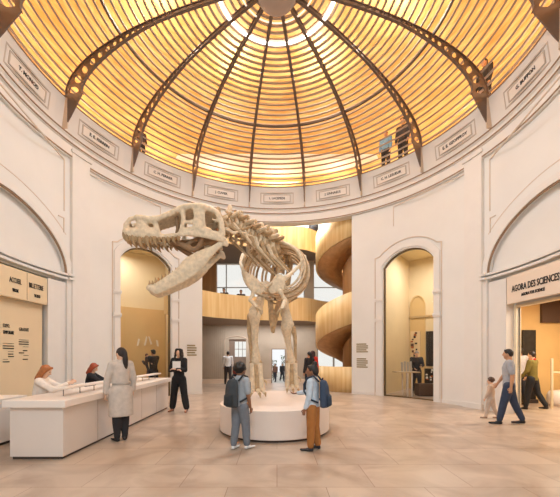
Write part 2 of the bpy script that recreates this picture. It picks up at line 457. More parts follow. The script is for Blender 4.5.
def rib_mb(phi, stride):
    """riveted plate girder following the dome, deep with round holes at the foot, slender towards the crown"""
    mb = MB(); L = cum[-1]-.42; n = 60; th = .03
    er, et = pol(phi, 1, 0), Vector((Cc(R(phi)), -S(R(phi)), 0))
    def dep(s): 
        t = s/L; return .10+.42*max(0, 1-t*1.8)**1.3
    def pt(s, off):
        r, z, tx, tz = at_len(s); return (r-tz*off, z+tx*off)
    # holes
    holes = []; s = .20
    while s < L*.62:
        d = dep(s); rad = d*.31
        holes.append((s, rad)); s += rad*2+.05+d*.1
    # plate as a strip of quads cut by the holes: outer half, inner half, webs between
    def quad3(poly):
        k = len(poly); v = [er*q[0]+Vector((0,0,q[1]))+et*(th/2) for q in poly]+[er*q[0]+Vector((0,0,q[1]))-et*(th/2) for q in poly]
        mb.add(v, [tuple(range(k)), tuple(reversed(range(k, 2*k)))]+[(i, (i+1)%k, k+(i+1)%k, k+i) for i in range(k)])
    ss = [0.]; 
    for hs, hr in holes:
        ss += [hs-hr+hr*2*i/6 for i in range(7)]
    last = ss[-1]; ss += [last+(L-last)*i/14 for i in range(1, 15)]
    def hole_half(s):
        for hs, hr in holes:
            if abs(s-hs) < hr+1e-9: return hr*math.sqrt(max(0, 1-((s-hs)/hr)**2))
        return 0
    for a, b in zip(ss, ss[1:]):
        if b-a < 1e-5: continue
        ha, hb = hole_half(a), hole_half(b); da, db = dep(a), dep(b)
        if hole_half((a+b)/2) == 0: ha = hb = 0
        if ha < 1e-6 and hb < 1e-6: quad3([pt(a, 0), pt(b, 0), pt(b, db), pt(a, da)])
        else:
            quad3([pt(a, 0), pt(b, 0), pt(b, db/2-hb), pt(a, da/2-ha)])
            quad3([pt(a, da/2+ha), pt(b, db/2+hb), pt(b, db), pt(a, da)])
    # pointed foot coming down the frieze
    quad3([(B0-.02, ZB), (B0-dep(0), ZB), (B0-.16, ZB-.55), (5.93, ZB-.86), (5.93, ZB-.5)])
    # flanges
    for off0, wid in ((0, .075), (None, .075)):
        for a, b in zip(ss, ss[1:]):
            if b-a < 1e-5: continue
            o0, o1 = (0, 0) if off0 == 0 else (dep(a), dep(b))
            q = [pt(a, o0-.012), pt(b, o1-.012), pt(b, o1+.012), pt(a, o0+.012)]
            v = [er*x[0]+Vector((0,0,x[1]))+et*(wid/2*sg) for sg in (1, -1) for x in q]
            mb.add(v, [(0,1,2,3), (7,6,5,4)]+[(i, (i+1)%4, 4+(i+1)%4, 4+i) for i in range(4)])
    return mb
for k in range(16):
    obj('rib', rib_mb(11.25+22.5*k, 1), M_IRON, df)
w = MB()
r0, z0, tx, tz = at_len(next(s_ for s_ in [i*.02 for i in range(400)] if at_len(s_)[0] < 4.16))
w.polblock(0, 360, r0-.05, r0+.01, z0-.09, z0-.03, 96); obj('purlin', w, M_IRON, df)
w = MB(); w.rev([(.02, 10.02), (.38, 10.02), (.44, 10.04), (.46, 10.08), (.46, 10.48), (.02, 10.48)], n=48); obj('crown_boss', w, mat('boss_iron', (176, 156, 144), .5, var=.05), df)
rl = MB().rev([(1.42, 10.325), (1.50, 10.325), (1.50, 10.35), (1.42, 10.35)], n=96, closed_prof=True)
tag(obj('ring_light', rl, mat('lit_diffuser', (255, 250, 242), .5, emit=(255, 246, 232), estr=7), df), 'thin glowing white ring lamp')
tag(obj('inner_ring_light', MB().rev([(.90, 10.36), (.93, 10.36), (.93, 10.38), (.90, 10.38)], n=64, closed_prof=True), mat('lit_small_ring', (255, 240, 220), .5, emit=(255, 240, 220), estr=1.0), df), 'faint pale inner ring lamp')

# name plaques on the frieze
NAMES = {-90: 'T. MONOD', -67.5: 'E. E. FERREIN', -45: 'C. H. PERRIER', -22.5: 'J. CUVIER', 0: 'L. LACEPEDE', 22.5: 'J. LINNAEUS', 45: 'C. H. LESUEUR', 67.5: 'E. E. GEOFFROY', 90: 'G. BUFFON'}
WHERE = {-90: 'above the reception bay, leftmost on the frieze', -67.5: 'above the pilaster beside the reception bay', -45: 'above the left glazed door', -22.5: 'above the dinosaur skull', 0: 'in the middle above the atrium opening',
         22.5: 'above the wooden spiral stair', 45: 'above the right glazed door', 67.5: 'above the pilaster left of the science sign bay', 90: 'above the science sign, rightmost on the frieze'}
for ph, nm in NAMES.items():
    er, et = pol(ph, 1, 0), Vector((Cc(R(ph)), -S(R(ph)), 0))
    c = er*5.935+Vector((0, 0, 8.13))
    lean = (er*(5.87-5.99)+Vector((0, 0, .81))).normalized(); nrm = et.cross(lean)  # towards the hall
    if nrm.dot(er) > 0: nrm = -nrm
    t = thing('name_plaque', 'framed cream plaque with a black name, '+WHERE[ph], 'plaque', c, 0, 'name plaques round the dome frieze')
    t['label'] = 'cream name plaque '+WHERE[ph]
    w = MB()
    c2 = c+nrm*.0
    for x0, x1, y0, y1 in ((-.72, .72, .19, .225), (-.72, .72, -.225, -.19), (-.72, -.66, -.19, .19), (.66, .72, -.19, .19), (-.57,.57,.12,.145), (-.57,.57,-.145,-.12), (-.57,-.535,-.12,.12), (.535,.57,-.12,.12)):
        w.extr([(x0,y0),(x1,y0),(x1,y1),(x0,y1)], c2-nrm*.06, et, lean, nrm, .105)
    obj('plaque_frame', w, mat('plaque_frame_grey', (196, 182, 170), .6), t)
    w = MB().extr([(-.535,-.12),(.535,-.12),(.535,.12),(-.535,.12)], c2-nrm*.06, et, lean, nrm, .095)
    obj('face', w, M_PLAQUE, t)
    text('lettering', nm, .12, M_INK, t, c2+nrm*.042, et, lean, bold=.002)

# ------------------------------------------------------------------ glazed arched doors and the rooms behind
def arch_door(sg, idx, side):
    c = sg*DC; f = seg_arch(c, DH, ZS_D, ZA_D); rr = RW+.16
    t = thing('door_%d' % idx, None, None, pol(c, rr, 0)); t['kind'] = 'structure'
    w = MB(); path = [(c-DH+.25, 0)]+[(c+(DH-.25)*k/14, f(c+(DH-.25)*k/14)-.02) for k in range(-14, 15)]+[(c+DH-.25, 0)]
    w.strip(path, rr, .06, .06); w.polblock(c-DH, c+DH, rr-.04, rr, 0, .04); obj('door_frame', w, M_BRONZE, t)
    w = MB(); n = 28
    vs, fs = [], []
    for i in range(n+1):
        ph = c-DH+2*DH*i/n; vs += [pol(ph, rr-.01, .02), pol(ph, rr-.01, f(ph))]
    fs = [(2*i, 2*i+2, 2*i+3, 2*i+1) for i in range(n)]
    w.add(vs, fs); obj('door_pane', w, M_GLASS, t)
arch_door(-1, 1, 'left'); arch_door(1, 2, 'right')
def room(sg, side, a, b, rb, zt, mwall):
    w = MB(); p0, p1 = sorted((sg*a, sg*b))
    w.polblock(p0, p1, rb, rb+.2, 0, zt)
    w.polblock(p0-1, p0, RW+.3, rb+.2, 0, zt, 1); w.polblock(p1, p1+1, RW+.3, rb+.2, 0, zt, 1)
    struct('wall_%s_room' % side, w, mwall)
    w = MB().polblock(p0-1, p1+1, RW+.3, rb+.2, zt, zt+.2); struct('ceiling_%s_room' % side, w, mwall)
room(-1, 'left', 36, 67, 8.6, 5.9, M_ROOM)
room(1, 'right', 39.8, 67, 9.6, 5.9, M_ROOM)
# gold half-height lining of the left room
w = MB().polblock(-66.9, -36.1, 8.5, 8.6, 0, 3.55); struct('wall_left_room_lining', w, M_GOLD)
t = thing('wall_graphic', 'pale angular strokes on the gold wall behind the left glazed door', 'wall graphic', pol(-42, 8.45, 1.6))
for q in (((136.2,346),(138.6,345.4),(140.6,339),(138.4,338.6)), ((143.6,345.5),(145.6,345.5),(148,337.5),(146.6,336)), ((147.6,336.2),(149.6,336.8),(153,344),(150.8,344.6)), ((155.6,340),(158.2,340.6),(159.2,346.4),(157,346.2))):
    pp = [P(x, y, 12.6) for x, y in q]; c = sum(pp, Vector())/4; k = 8.488/math.hypot(c.x, c.y)
    d = 12.6
    for _ in range(30):
        pp = [P(x, y, d) for x, y in q]; c = sum(pp, Vector())/4; d += (8.46-math.hypot(c.x, c.y))*.7
    ph = math.degrees(math.atan2(c.x, c.y)); er = pol(ph, 1, 0); et = Vector((Cc(R(ph)), -S(R(ph)), 0))
    obj('stroke', MB().extr([((v-c).dot(et), (v-c).z) for v in pp], c, et, Vector((0,0,1)), er, .03), mat('pale_stroke', (240, 224, 198), .6), t)
# reflected arch painted as a niche, and picture rail, on the right room's back wall
w = MB().polblock(39.9, 66.9, 9.54, 9.6, 3.25, 3.33); struct('trim_right_room', w, mat('rail_ochre', (190, 160, 112), .6))
w = MB(); pts = [(40.2, 0)]+[(42.1-1.9*Cc(PI*i/16), 3.75+.5*S(PI*i/16)) for i in range(17)]+[(44.0, 0)]
w.strip(pts, 9.6, .05, .04)
for q, q2 in zip(pts[1:-2], pts[2:-1]): w.add([pol(q[0], 9.595, .0), pol(q2[0], 9.595, .0), pol(q2[0], 9.595, q2[1]), pol(q[0], 9.595, q[1])], [(0,1,2,3)])
struct('trim_right_reflection', w, mat('reflection_ochre', (214, 180, 120), .6))
# shop behind the right bay
w = MB()
w.box((9.6, -3.2, 0), (9.8, 3.2, 3.4)); w.box((6.50, 2.9, 0), (9.8, 3.1, 3.4)); w.box((6.3, -3.3, 0), (9.8, -3.1, 3.4))
struct('wall_shop', w, M_GOLD)
struct('ceiling_shop', MB().box((6.2, -3.3, 3.4), (9.8, 3.1, 3.6)), M_GOLD)
w = MB().polblock(82.35, 83.0, RW+.24, RW+.38, 0, 2.86, 1); w.polblock(82.35, 106.5, RW+.24, RW+.38, 2.80, 2.86); struct('trim_shop_doorway', w, mat('cream_jamb', (244, 226, 196), .5))

def on_back(px, py, rb):
    """place on the curved back wall of radius rb"""
    lo, hi = 9., 16.
    for _ in range(50):
        d = (lo+hi)/2; v = P(px, py, d)
        if math.hypot(v.x, v.y) < rb: lo = d
        else: hi = d
    return v
def wall_panel(px0, px1, py0, py1, rb):
    a, b = on_back(px0, py1, rb-.06), on_back(px1, py0, rb-.06)
    pa, pb = math.degrees(math.atan2(a.x, a.y)), math.degrees(math.atan2(b.x, b.y))
    return pa, pb, (a.z), b.z+(a.z-a.z)
M_BLACKP = mat('black_panel', (38, 32, 30), .5, var=.5, scale=7)
t = thing('poster', 'tall dark poster on the back wall behind the right glazed door', 'poster', on_back(430, 366, 9.5)); pa, pb, z0, z1 = wall_panel(426, 434.5, 331, 366, 9.6)
obj('sheet', MB().polblock(pa, pb, 9.54, 9.59, z0, z1), M_BLACKP, t)
t = thing('poster', 'collage poster of black and orange scraps above the table behind the right glazed door', 'poster', on_back(412, 357, 9.5)); pa, pb, z0, z1 = wall_panel(410.5, 420, 331, 357, 9.6)
obj('sheet', MB().polblock(pa, pb, 9.54, 9.59, z0, z1), mat('collage_paper', (224, 196, 150), .6), t)
rnd = random.Random(11); MC = [M_INK, mat('collage_rust', (176, 96, 50), .6), mat('collage_brown', (98, 64, 42), .6)]
for k in range(12):
    a_ = pa+(pb-pa)*rnd.uniform(.02, .7); z_ = z0+(z1-z0)*(k+.2)/12.5; w_ = (pb-pa)*rnd.uniform(.15, .3)
    obj('scrap', MB().polblock(a_, a_+w_, 9.52-.001*(k%3), 9.545, z_, z_+(z1-z0)*rnd.uniform(.05, .11), 2), MC[k % 3], t)
t = thing('picture', 'small black and white picture propped on the dark plinth behind the right glazed door', 'picture', P(429, 383, 12.2))
q = P(425, 383.3, 12.25); q2 = P(433.5, 368.5, 12.25); obj('board', MB().box((q.x, q.y, q.z), (q2.x, q.y+.05, q2.z)), M_INK, t)
for k in range(9):
    x_ = rnd.uniform(q.x+.01, q2.x-.09); z_ = rnd.uniform(q.z+.03, q2.z-.1); obj('patch', MB().box((x_, q.y-.006-.0007*k, z_), (x_+rnd.uniform(.04,.08), q.y+.01, z_+rnd.uniform(.04, .1))), (M_PAPER, MC[1], M_PAPER)[k % 3], t)
q = P(419, 396.6, 12.1); q3 = P(433, 384, 12.1); t = thing('low_plinth', 'low dark plinth behind the right glazed door', 'plinth', (q.x, q.y, 0))
bevel(obj('block', MB().box((q.x, q.y, .05), (q3.x+.1, q.y+.45, q3.z)), mat('umber_plinth', (84, 62, 50), .6), t), .01); obj('kick', MB().box((q.x+.03, q.y+.03, 0), (q3.x+.07, q.y+.42, .05)), M_DARKGAP, t)
q = P(395, 371.5, 12.4); q3 = P(417, 371.5, 12.4); t = thing('table', 'pale table with slim white legs behind the right glazed door', 'table', (q.x, q.y, 0))
bevel(obj('tabletop', MB().box((q.x, q.y-.3, q.z-.04), (q3.x, q.y+.3, q.z)), mat('pale_tabletop', (206, 178, 140), .5), t), .006)
for x_ in (q.x+.38, q3.x-.30):
    for y_ in (q.y-.25, q.y+.25): obj('leg', MB().box((x_-.02, y_-.02, 0), (x_+.02, y_+.02, q.z-.04)), M_WHITE, t)
for k in range(4):
    x_ = q.x+.22+k*.11; t2 = tag(obj('leaflet', MB().extr([(0,0),(.085,0),(.085,.36+.03*(k%2)),(0,.36+.03*(k%2))], (x_, q.y-.05, q.z+.002), Vector((1,0,0)), Vector((0,.12,.99)), Vector((0,1,0)), .008), mat('grey_leaflet', (176, 168, 158), .6)), ('grey leaflet standing leftmost on the pale table', 'grey leaflet standing second from the left on the pale table', 'grey leaflet standing third from the left on the pale table', 'grey leaflet standing rightmost on the pale table')[k], 'leaflet', 'grey leaflets on the pale table')
# shop furnishings
q, q3 = P(523, 396, 10.5), P(536, 330, 10.5); t = thing('display_board', 'tall black display board against the gold shop wall behind the couple', 'display', (q.x, q.y, 0))
obj('board', MB().box((q.x, q.y, .12), (q3.x, q.y+.06, q3.z)), M_BLACKP, t); obj('foot', MB().box((q.x, q.y-.1, 0), (q3.x, q.y+.09, .12)), M_DARKGAP, t)
t = thing('hanging_panel', 'dark brown panel high on the shop wall at the right edge', 'panel', (9.0, 2.85, 2.6)); obj('panel', MB().box((8.6, 2.80, 2.60), (9.58, 2.895, 3.34)), mat('umber_plinth', (84, 62, 50), .6), t)
t = thing('barrier', 'slim cream barrier with post and rail inside the shop', 'barrier', (7.8, 1.75, 0)); M_CRM = mat('cream_metal', (226, 206, 170), .4)
for x_ in (8.02, 9.3): obj('post', MB().tube([(x_, 1.75, 0), (x_, 1.75, 1.45)], .035, 10), M_CRM, t)
obj('rail', MB().tube([(8.02, 1.75, 1.04), (9.3, 1.75, 1.04)], .025, 8), M_CRM, t)
t = thing('bench', 'rounded white bench at the right edge inside the shop', 'bench', (8.9, 2.2, 0)); b_ = MB(); b_.loft([((8.95, 2.25, .0), .56, .36), ((8.95, 2.25, .1), .60, .42), ((8.95, 2.25, .32), .60, .40), ((8.95, 2.25, .44), .55, .30), ((8.95, 2.25, .47), .3, .16)], 28); obj('cushion', b_, M_WHITE, t, True); obj('base_pad', MB().box((8.5, 2.0, 0), (9.4, 2.5, .004)), M_DARKGAP, t)

# left bay: sign box and wall board
def bay_frame(ph, r):
    er, et = pol(ph, 1, 0), Vector((Cc(R(ph)), -S(R(ph)), 0)); return er, et
t = thing('reception_sign', 'beige sign box lettered ACCUEIL and BILLETTERIE above the reception desk', 'sign', pol(-95, 6.2, 2.84))
M_SIGN = mat('beige_sign', (232, 208, 172), .55, var=.02, scale=2)
w = MB().box((-6.12, -1.72, 2.845), (-5.97, .72, 3.53)); bevel(obj('sign_box', w, M_SIGN, t), .01)
w = MB().box((-5.972, .035, 2.86), (-5.966, .045, 3.51)); obj('joint', w, M_LINE, t)
text('lettering', 'BILLETTERIE', .17, M_INK, t, (-5.962, .33, 3.235), (0,1,0), (0,0,1), bold=.0, width=.47)
text('lettering', 'ACCUEIL', .17, M_INK, t, (-5.962, -.31, 3.24), (0,1,0), (0,0,1), bold=.0, width=.34)
text('lettering', 'TICKETS', .10, M_INK, t, (-5.962, .36, 3.01), (0,1,0), (0,0,1), bold=.002, width=.2)
text('lettering', 'WELCOME', .10, M_INK, t, (-5.962, -.31, 3.02), (0,1,0), (0,0,1), bold=.002, width=.17)
t = thing('information_board', 'tall beige wall board with columns of small black print behind the reception desk', 'board', (-6.1, -1, 0))
w = MB().box((-6.17, -1.75, 0.02), (-6.12, .74, 2.84)); obj('panel', w, M_SIGN, t)
def print_block(y, z, head, wid, rows):
    for i, hd in enumerate(head): text('heading', hd, .115, M_INK, t, (-6.113, y+wid/2*(1 if len(hd) > 6 else .6), z-i*.15), (0,1,0), (0,0,1), bold=.0, width=wid*(1 if len(hd) > 6 else .6))
    zz = z-.15*len(head)-.10; rnd = random.Random(int(y*100))
    for k in range(rows):
        ind = 0 if k in (0, 1, 2) else rnd.choice((.0, .1, .12, .14))*wid/.3; ln = wid*rnd.uniform(.4, .6) if k > 2 else wid
        hgt = .008 if k % 3 == 0 else .022
        obj('print_line', MB().box((-6.125, y+ind, zz), (-6.113, y+ind+ln, zz+hgt)), M_INK, t); zz -= rnd.choice((.055, .065, .10))
print_block(-.47, 2.21, ('EXPO.', 'TEMPORAIRE'), .30, 8)
print_block(-.02, 2.16, ('GRATUIT',), .30, 8)
print_block(-.95, 2.2, ('COLLECTIONS', 'PERMANENTES'), .34, 13)

# right bay: science sign
t = thing('science_sign', 'cream sign panel lettered AGORA DES SCIENCES above the shop doorway', 'sign', pol(95, 6.2, 2.86))
w = MB().box((6.0, -1.7, 2.865), (6.06, .77, 3.58)); bevel(obj('sign_panel', w, mat('cream_sign', (236, 217, 198), .55), t), .01)
text('lettering', 'AGORA DES SCIENCES', .225, M_INK, t, (5.992, -.13, 3.22), (0,-1,0), (0,0,1), bold=.003, width=1.40)
text('lettering', 'AGORA FOR SCIENCE', .10, M_INK, t, (5.992, -.10, 3.03), (0,-1,0), (0,0,1), bold=.003, width=.70)

# small wall texts on the piers
def wall_text(ph, z0, z1, wdeg, rows, label):
    t = thing('wall_text', label, 'wall text', pol(ph, RW-.005, z0))
    w = MB(); n = rows
    for k in range(n):
        z = z1-(z1-z0)*k/n; ln = wdeg*(1 if k % 3 else .85)
        w.polblock(ph-wdeg/2, ph-wdeg/2+ln, RW-.012, RW+.004, z-(z1-z0)/n*.55, z, 2)
    obj('lines', w, M_KHAKI, t)
wall_text(-33.6, 1.48, 1.95, 3.6, 5, 'small khaki wall text on the pier behind the woman in black')
wall_text(33.6, 1.62, 2.0, 4.4, 5, 'upper khaki wall text block on the pier by the spiral stair')
wall_text(33.6, 1.02, 1.42, 4.2, 5, 'lower khaki wall text block on the pier by the spiral stair')

# ------------------------------------------------------------------ atrium beyond the rotunda
YB = 10.3      # back wall
w = MB()
def bx(x0, x1, z0, z1, y0=YB, y1=YB+.25): w.box((x0, y0, z0), (x1, y1, z1))
def X(px, d=18.): return (px-PX)*d/F
bx(-4.6, X(229), 0, 3.3); bx(X(229), X(246), 2.42, 3.3); bx(X(246), X(271.5), 0, 3.3); bx(X(271.5), X(285.5), 1.9, 3.3); bx(X(285.5), X(317), 0, 3.3)
bx(X(229), X(246), 0, .9)
struct('wall_back', w, M_TAUPE)
w = MB()      # reeded pleats of the panelling
for i in range(60):
    x = -4.5+i*.115
    if X(227) < x < X(248) or X(270) < x < X(287) or x > X(317): continue
    w.box((x, YB-.03, .3), (x+.05, YB+.01, 3.2))
struct('trim_back_reeding', w, M_TAUPE)
w = MB()
bx(-4.6, X(271), 0, .22, YB-.35, YB-.02); bx(X(286), X(317), 0, .22, YB-.35, YB-.02)
struct('trim_back_step', w, mat('pale_stone_step', (226, 200, 176), .5))
# recess window in the back wall
t = thing('window_1', None, None, (X(237), YB, .9)); t['kind'] = 'structure'
w = MB(); x0, x1 = X(234.5), X(246)
for q in ((X(229), x0, .9, 2.42), (x0, x1, .9, 1.45), (x0, x1, 2.3, 2.42)): w.box((q[0], YB+.1, q[2]), (q[1], YB+.16, q[3]))
for k in range(1, 3): w.box((x0+(x1-x0)*k/3-.012, YB+.1, 1.45), (x0+(x1-x0)*k/3+.012, YB+.14, 2.3))
w.box((x0, YB+.1, 1.86), (x1, YB+.14, 1.89))
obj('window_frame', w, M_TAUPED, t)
obj('window_pane', MB().box((x0, YB+.12, 1.45), (x1, YB+.13, 2.3)), M_GLASS, t)
# arched outline left of it
w = MB(); pts = [(-2.9, .2)]+[(-2.25-.65*Cc(PI*i/14), 2.35+.25*S(PI*i/14)) for i in range(15)]+[(-1.6, 2.3)]
w.tube([(x, YB-.03, z) for x, z in pts[:16]], .025, 6); struct('trim_back_arch', w, mat('arch_line', (206, 182, 158), .6))
# balcony slabs and timber parapets
def curve_pts(cp, n=8):
    out = []
    for i in range(len(cp)-1):
        p0, p1, p2, p3 = cp[max(i-1,0)], cp[i], cp[i+1], cp[min(i+2,len(cp)-1)]
        for k in range(n):
            t = k/n; out.append(tuple(.5*((2*b)+(c-a)*t+(2*a-5*b+4*c-d)*t*t+(-a+3*b-3*c+d)*t**3) for a, b, c, d in zip(p0, p1, p2, p3)))
    return out+[cp[-1]]
edge = [(x, CAMY+d) for x, d in curve_pts([(-4.5, 12.9), (-3.3, 13.6), (-2.6, 14.35), (-1.7, 14.95), (-.6, 15.35), (.5, 15.45), (1.3, 15.55), (1.85, 16.0), (2.5, 16.62), (3.55, 16.95), (4.6, 16.62), (5.0, 16.4)])]
def parapet(z0, z1, idx, word):
    w = MB(); n = len(edge); vs = []
    for x, y in edge: vs += [(x, y, z0), (x, y, z1), (x, y+.12, z1), (x, y+.12, z0)]
    fs = [(i*4+k, i*4+(k+1)%4, i*4+4+(k+1)%4, i*4+4+k) for i in range(n-1) for k in range(4)]+[(0,1,2,3), tuple((n-1)*4+k for k in (3,2,1,0))]
    w.add(vs, fs); struct('trim_parapet_'+word, w, M_WOOD)
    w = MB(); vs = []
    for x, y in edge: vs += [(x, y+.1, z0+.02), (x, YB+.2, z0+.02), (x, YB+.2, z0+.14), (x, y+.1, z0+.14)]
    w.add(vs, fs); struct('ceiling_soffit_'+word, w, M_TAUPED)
parapet(3.20, 4.30, 1, 'lower'); parapet(6.62, 7.70, 2, 'upper')
# window wall above the lower balcony
t = thing('window_2', None, None, (0, YB, 3.3)); t['kind'] = 'structure'
w = MB()
for px in (226, 254, 282): w.box((X(px)-.02, YB+.05, 3.3), (X(px)+.02, YB+.2, 6.65))
for z in (5.3,): w.box((-4.6, YB+.08, z), (4.6, YB+.16, z+.04))
for z in (4.55,): w.box((-4.6, YB-.04, z), (X(304), YB+.02, z+.13))
obj('window_frame', w, mat('grey_mullion', (176, 168, 158), .5), t)
obj('window_pane', MB().box((-4.6, YB+.12, 3.3), (4.6, YB+.13, 6.65)), M_GLASS, t)
w = MB().box((X(304), YB-.5, 3.3), (X(313), YB+.25, 6.65)); struct('wall_back_pier', w, M_TAUPE)
w = MB().box((-4.6, YB-.1, 3.3), (X(216.5), YB+.25, 6.65)); struct('wall_back_timber', w, M_WOODD)
w = MB().box((-4.6, YB, 6.62), (5.5, YB+.25, 9.6)); struct('wall_back_upper', w, mat('white_upper_wall', (236, 228, 218), .7))
w = MB().box((-4.8, 7.4, 0), (-4.6, YB+.25, 9.6)); struct('wall_atrium_left', w, M_TAUPE)
w = MB().box((6.2, 8.0, 0), (6.4, YB+.25, 9.6)); struct('wall_atrium_right', w, M_TAUPE)
w = MB().box((-4.8, 5.6, 9.6), (6.4, YB+.3, 9.8)); struct('ceiling_atrium', w, M_TRIM)
# glazed ground floor right of the panelling
t = thing('window_3', None, None, (X(330), YB, 0)); t['kind'] = 'structure'
w = MB()
for px in (317.5, 334, 352, 370): w.box((X(px)-.04, YB+.05, 0), (X(px)+.04, YB+.2, 3.3))
w.box((X(317), YB+.05, .0), (6.2, YB+.2, .12)); w.box((X(317), YB+.05, 3.2), (6.2, YB+.2, 3.3))
obj('window_frame', w, mat('grey_mullion', (176, 168, 158), .5), t)
obj('window_pane', MB().box((X(317), YB+.12, 0), (6.2, YB+.13, 3.3)), M_GLASS, t)
# glass pane in the white doorway is open; frame only
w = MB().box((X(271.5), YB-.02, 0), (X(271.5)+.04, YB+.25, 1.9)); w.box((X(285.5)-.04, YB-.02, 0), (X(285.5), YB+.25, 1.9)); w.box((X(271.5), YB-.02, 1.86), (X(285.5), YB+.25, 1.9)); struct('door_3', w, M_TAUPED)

# spiral stair wrapped in timber
st = thing('spiral_stair', 'honey timber spiral stair with broad curving parapet right of the dinosaur', 'staircase', (3.55, CAMY+15.0, 0))
SC = Vector((3.55, CAMY+15.0, 0)); SR, PITCH, BHT = 1.75, 3.62, 1.32
def helix_z(th): return 2.10+(th-180)/360*PITCH     # bottom edge of the parapet at angle th (180 = left, 270 = towards the hall)
w = MB(); vs = []; a0, a1 = 20, 760; n = 150
for i in range(n+1):
    th = a0+(a1-a0)*i/n; z = helix_z(th); e = Vector((Cc(R(th)), S(R(th)), 0))
    for r, zz in ((SR, z), (SR, z+BHT), (SR-.1, z+BHT), (SR-.1, z)): vs.append(SC+e*r+Vector((0,0,max(0.0, zz))))
w.add(vs, [(i*4+k, i*4+(k+1)%4, i*4+4+(k+1)%4, i*4+4+k) for i in range(n) for k in range(4)]); obj('parapet', w, M_WOOD, st, True)
w = MB(); vs = []
for i in range(n+1):
    th = a0+(a1-a0)*i/n; z = helix_z(th); e = Vector((Cc(R(th)), S(R(th)), 0))
    for r, zz in ((SR-.02, z+.02), (.55, z-.35), (.55, z+.05), (SR-.1, z+.2)): vs.append(SC+e*r+Vector((0,0,max(0.0, zz))))
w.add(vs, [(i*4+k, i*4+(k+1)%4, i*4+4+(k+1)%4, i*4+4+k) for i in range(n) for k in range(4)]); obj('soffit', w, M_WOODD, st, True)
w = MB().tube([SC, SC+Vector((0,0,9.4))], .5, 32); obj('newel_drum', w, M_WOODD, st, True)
w = MB(); vs = []
for i in range(41):
    th = 165+130*i/40; e = Vector((Cc(R(th)), S(R(th)), 0))
    for r, zz in ((SR+.03, 0), (SR+.03, 1.06), (SR-.07, 1.06), (SR-.07, 0)): vs.append(SC+e*r+Vector((0,0,zz)))
w.add(vs, [(i*4+k, i*4+(k+1)%4, i*4+4+(k+1)%4, i*4+4+k) for i in range(40) for k in range(4)]); obj('low_screen', w, M_WOOD, st, True)

# outside: planting beyond the doorway
def bush(px, d, h, wd, label):
    b = P(px, 382, d); b.z = -.95; w = MB(); rnd = random.Random(px)
    for k in range(160):
        a, rr, z = rnd.uniform(0, 2*PI), wd*math.sqrt(rnd.random()), h*rnd.random()
        c = b+Vector((rr*Cc(a), rr*S(a), z+.05)); u = Vector((rnd.gauss(0,1), rnd.gauss(0,1), rnd.gauss(0,1))).normalized()*.09; v = u.orthogonal().normalized()*.05
        w.add([c-u, c+v, c+u, c-v], [(0,1,2,3)])
    t = thing('shrub', label, 'shrub', b); obj('foliage', w, mat('leaf_green', (96, 110, 70), .7, var=.3), t)
    obj('stem', MB().tube([b, b+Vector((.02, 0, h*.8))], [.04, .015], 6), mat('stem_brown', (92, 74, 56), .8), t)
bush(273.5, 32, 2.0, .35, 'leafy shrub outside at the left edge of the white doorway'); bush(283.5, 33, 2.4, .3, 'taller leafy shrub outside at the right edge of the white doorway')

# ------------------------------------------------------------------ reception desk
t = thing('reception_desk', 'long white reception desk along the left side of the hall', 'desk', (-3.57, -.6, 0))
M_DESK = mat('desk_panel', (226, 211, 200), .45, var=.02, scale=1.5)
y0, y1 = CAMY+4.80, CAMY+9.45
bevel(obj('front_panel', MB().box((-3.22, y0+.04, .04), (-3.17, y1-.04, .775)), M_DESK, t), .006)
for ya, yb in ((y0, y0+.045), (y1-.045, y1)): bevel(obj('end_panel', MB().box((-3.96, ya, .04), (-3.17, yb, .775)), M_DESK, t), .006)
obj('plinth', MB().box((-3.93, y0+.02, 0), (-3.24, y0+.08, .045)), M_DARKGAP, t)
obj('plinth', MB().box((-3.26, y0+.03, 0), (-3.20, y1-.03, .05)), M_DARKGAP, t)
bevel(obj('worktop', MB().box((-4.02, y0-.07, .775), (-3.10, y1+.06, .885)), M_WHITE, t), .012)
for k in range(1, 5):
    w = MB(); w.box((-3.172, y0+(y1-y0)*k/5-.003, .05), (-3.168, y0+(y1-y0)*k/5+.003, .77)); obj('panel_joint', w, M_LINE, t)
t = thing('counter_shelf', 'raised slim white shelf on thin posts along the reception desk top', 'shelf', (-3.4, -.4, .885))
w = MB().box((-3.56, y0+.35, 1.0), (-3.36, y1-.05, 1.03)); bevel(obj('shelf_board', w, M_WHITE, t), .005)
for k in range(10):
    y = y0+.45+(y1-y0-.7)*k/9
    obj('post', MB().tube([(-3.46, y, .8855), (-3.46, y, 1.001)], .008, 8), mat('post_metal', (150, 140, 132), .35, metal=.6), t)
t = thing('back_cabinet', 'low white cabinet at the left edge behind the reception desk', 'cabinet', (-4.9, CAMY+5.6, 0))
bevel(obj('carcass', MB().box((-5.7, CAMY+5.45, .05), (-4.70, CAMY+6.1, .80)), M_WHITE, t), .008)
obj('plinth', MB().box((-5.66, CAMY+5.5, 0), (-4.74, CAMY+6.06, .05)), M_DARKGAP, t)
obj('door', MB().box((-5.66, CAMY+5.435, .08), (-5.22, CAMY+5.45, .77)), M_WHITE, t); obj('door', MB().box((-5.2, CAMY+5.435, .08), (-4.74, CAMY+5.45, .77)), M_WHITE, t)
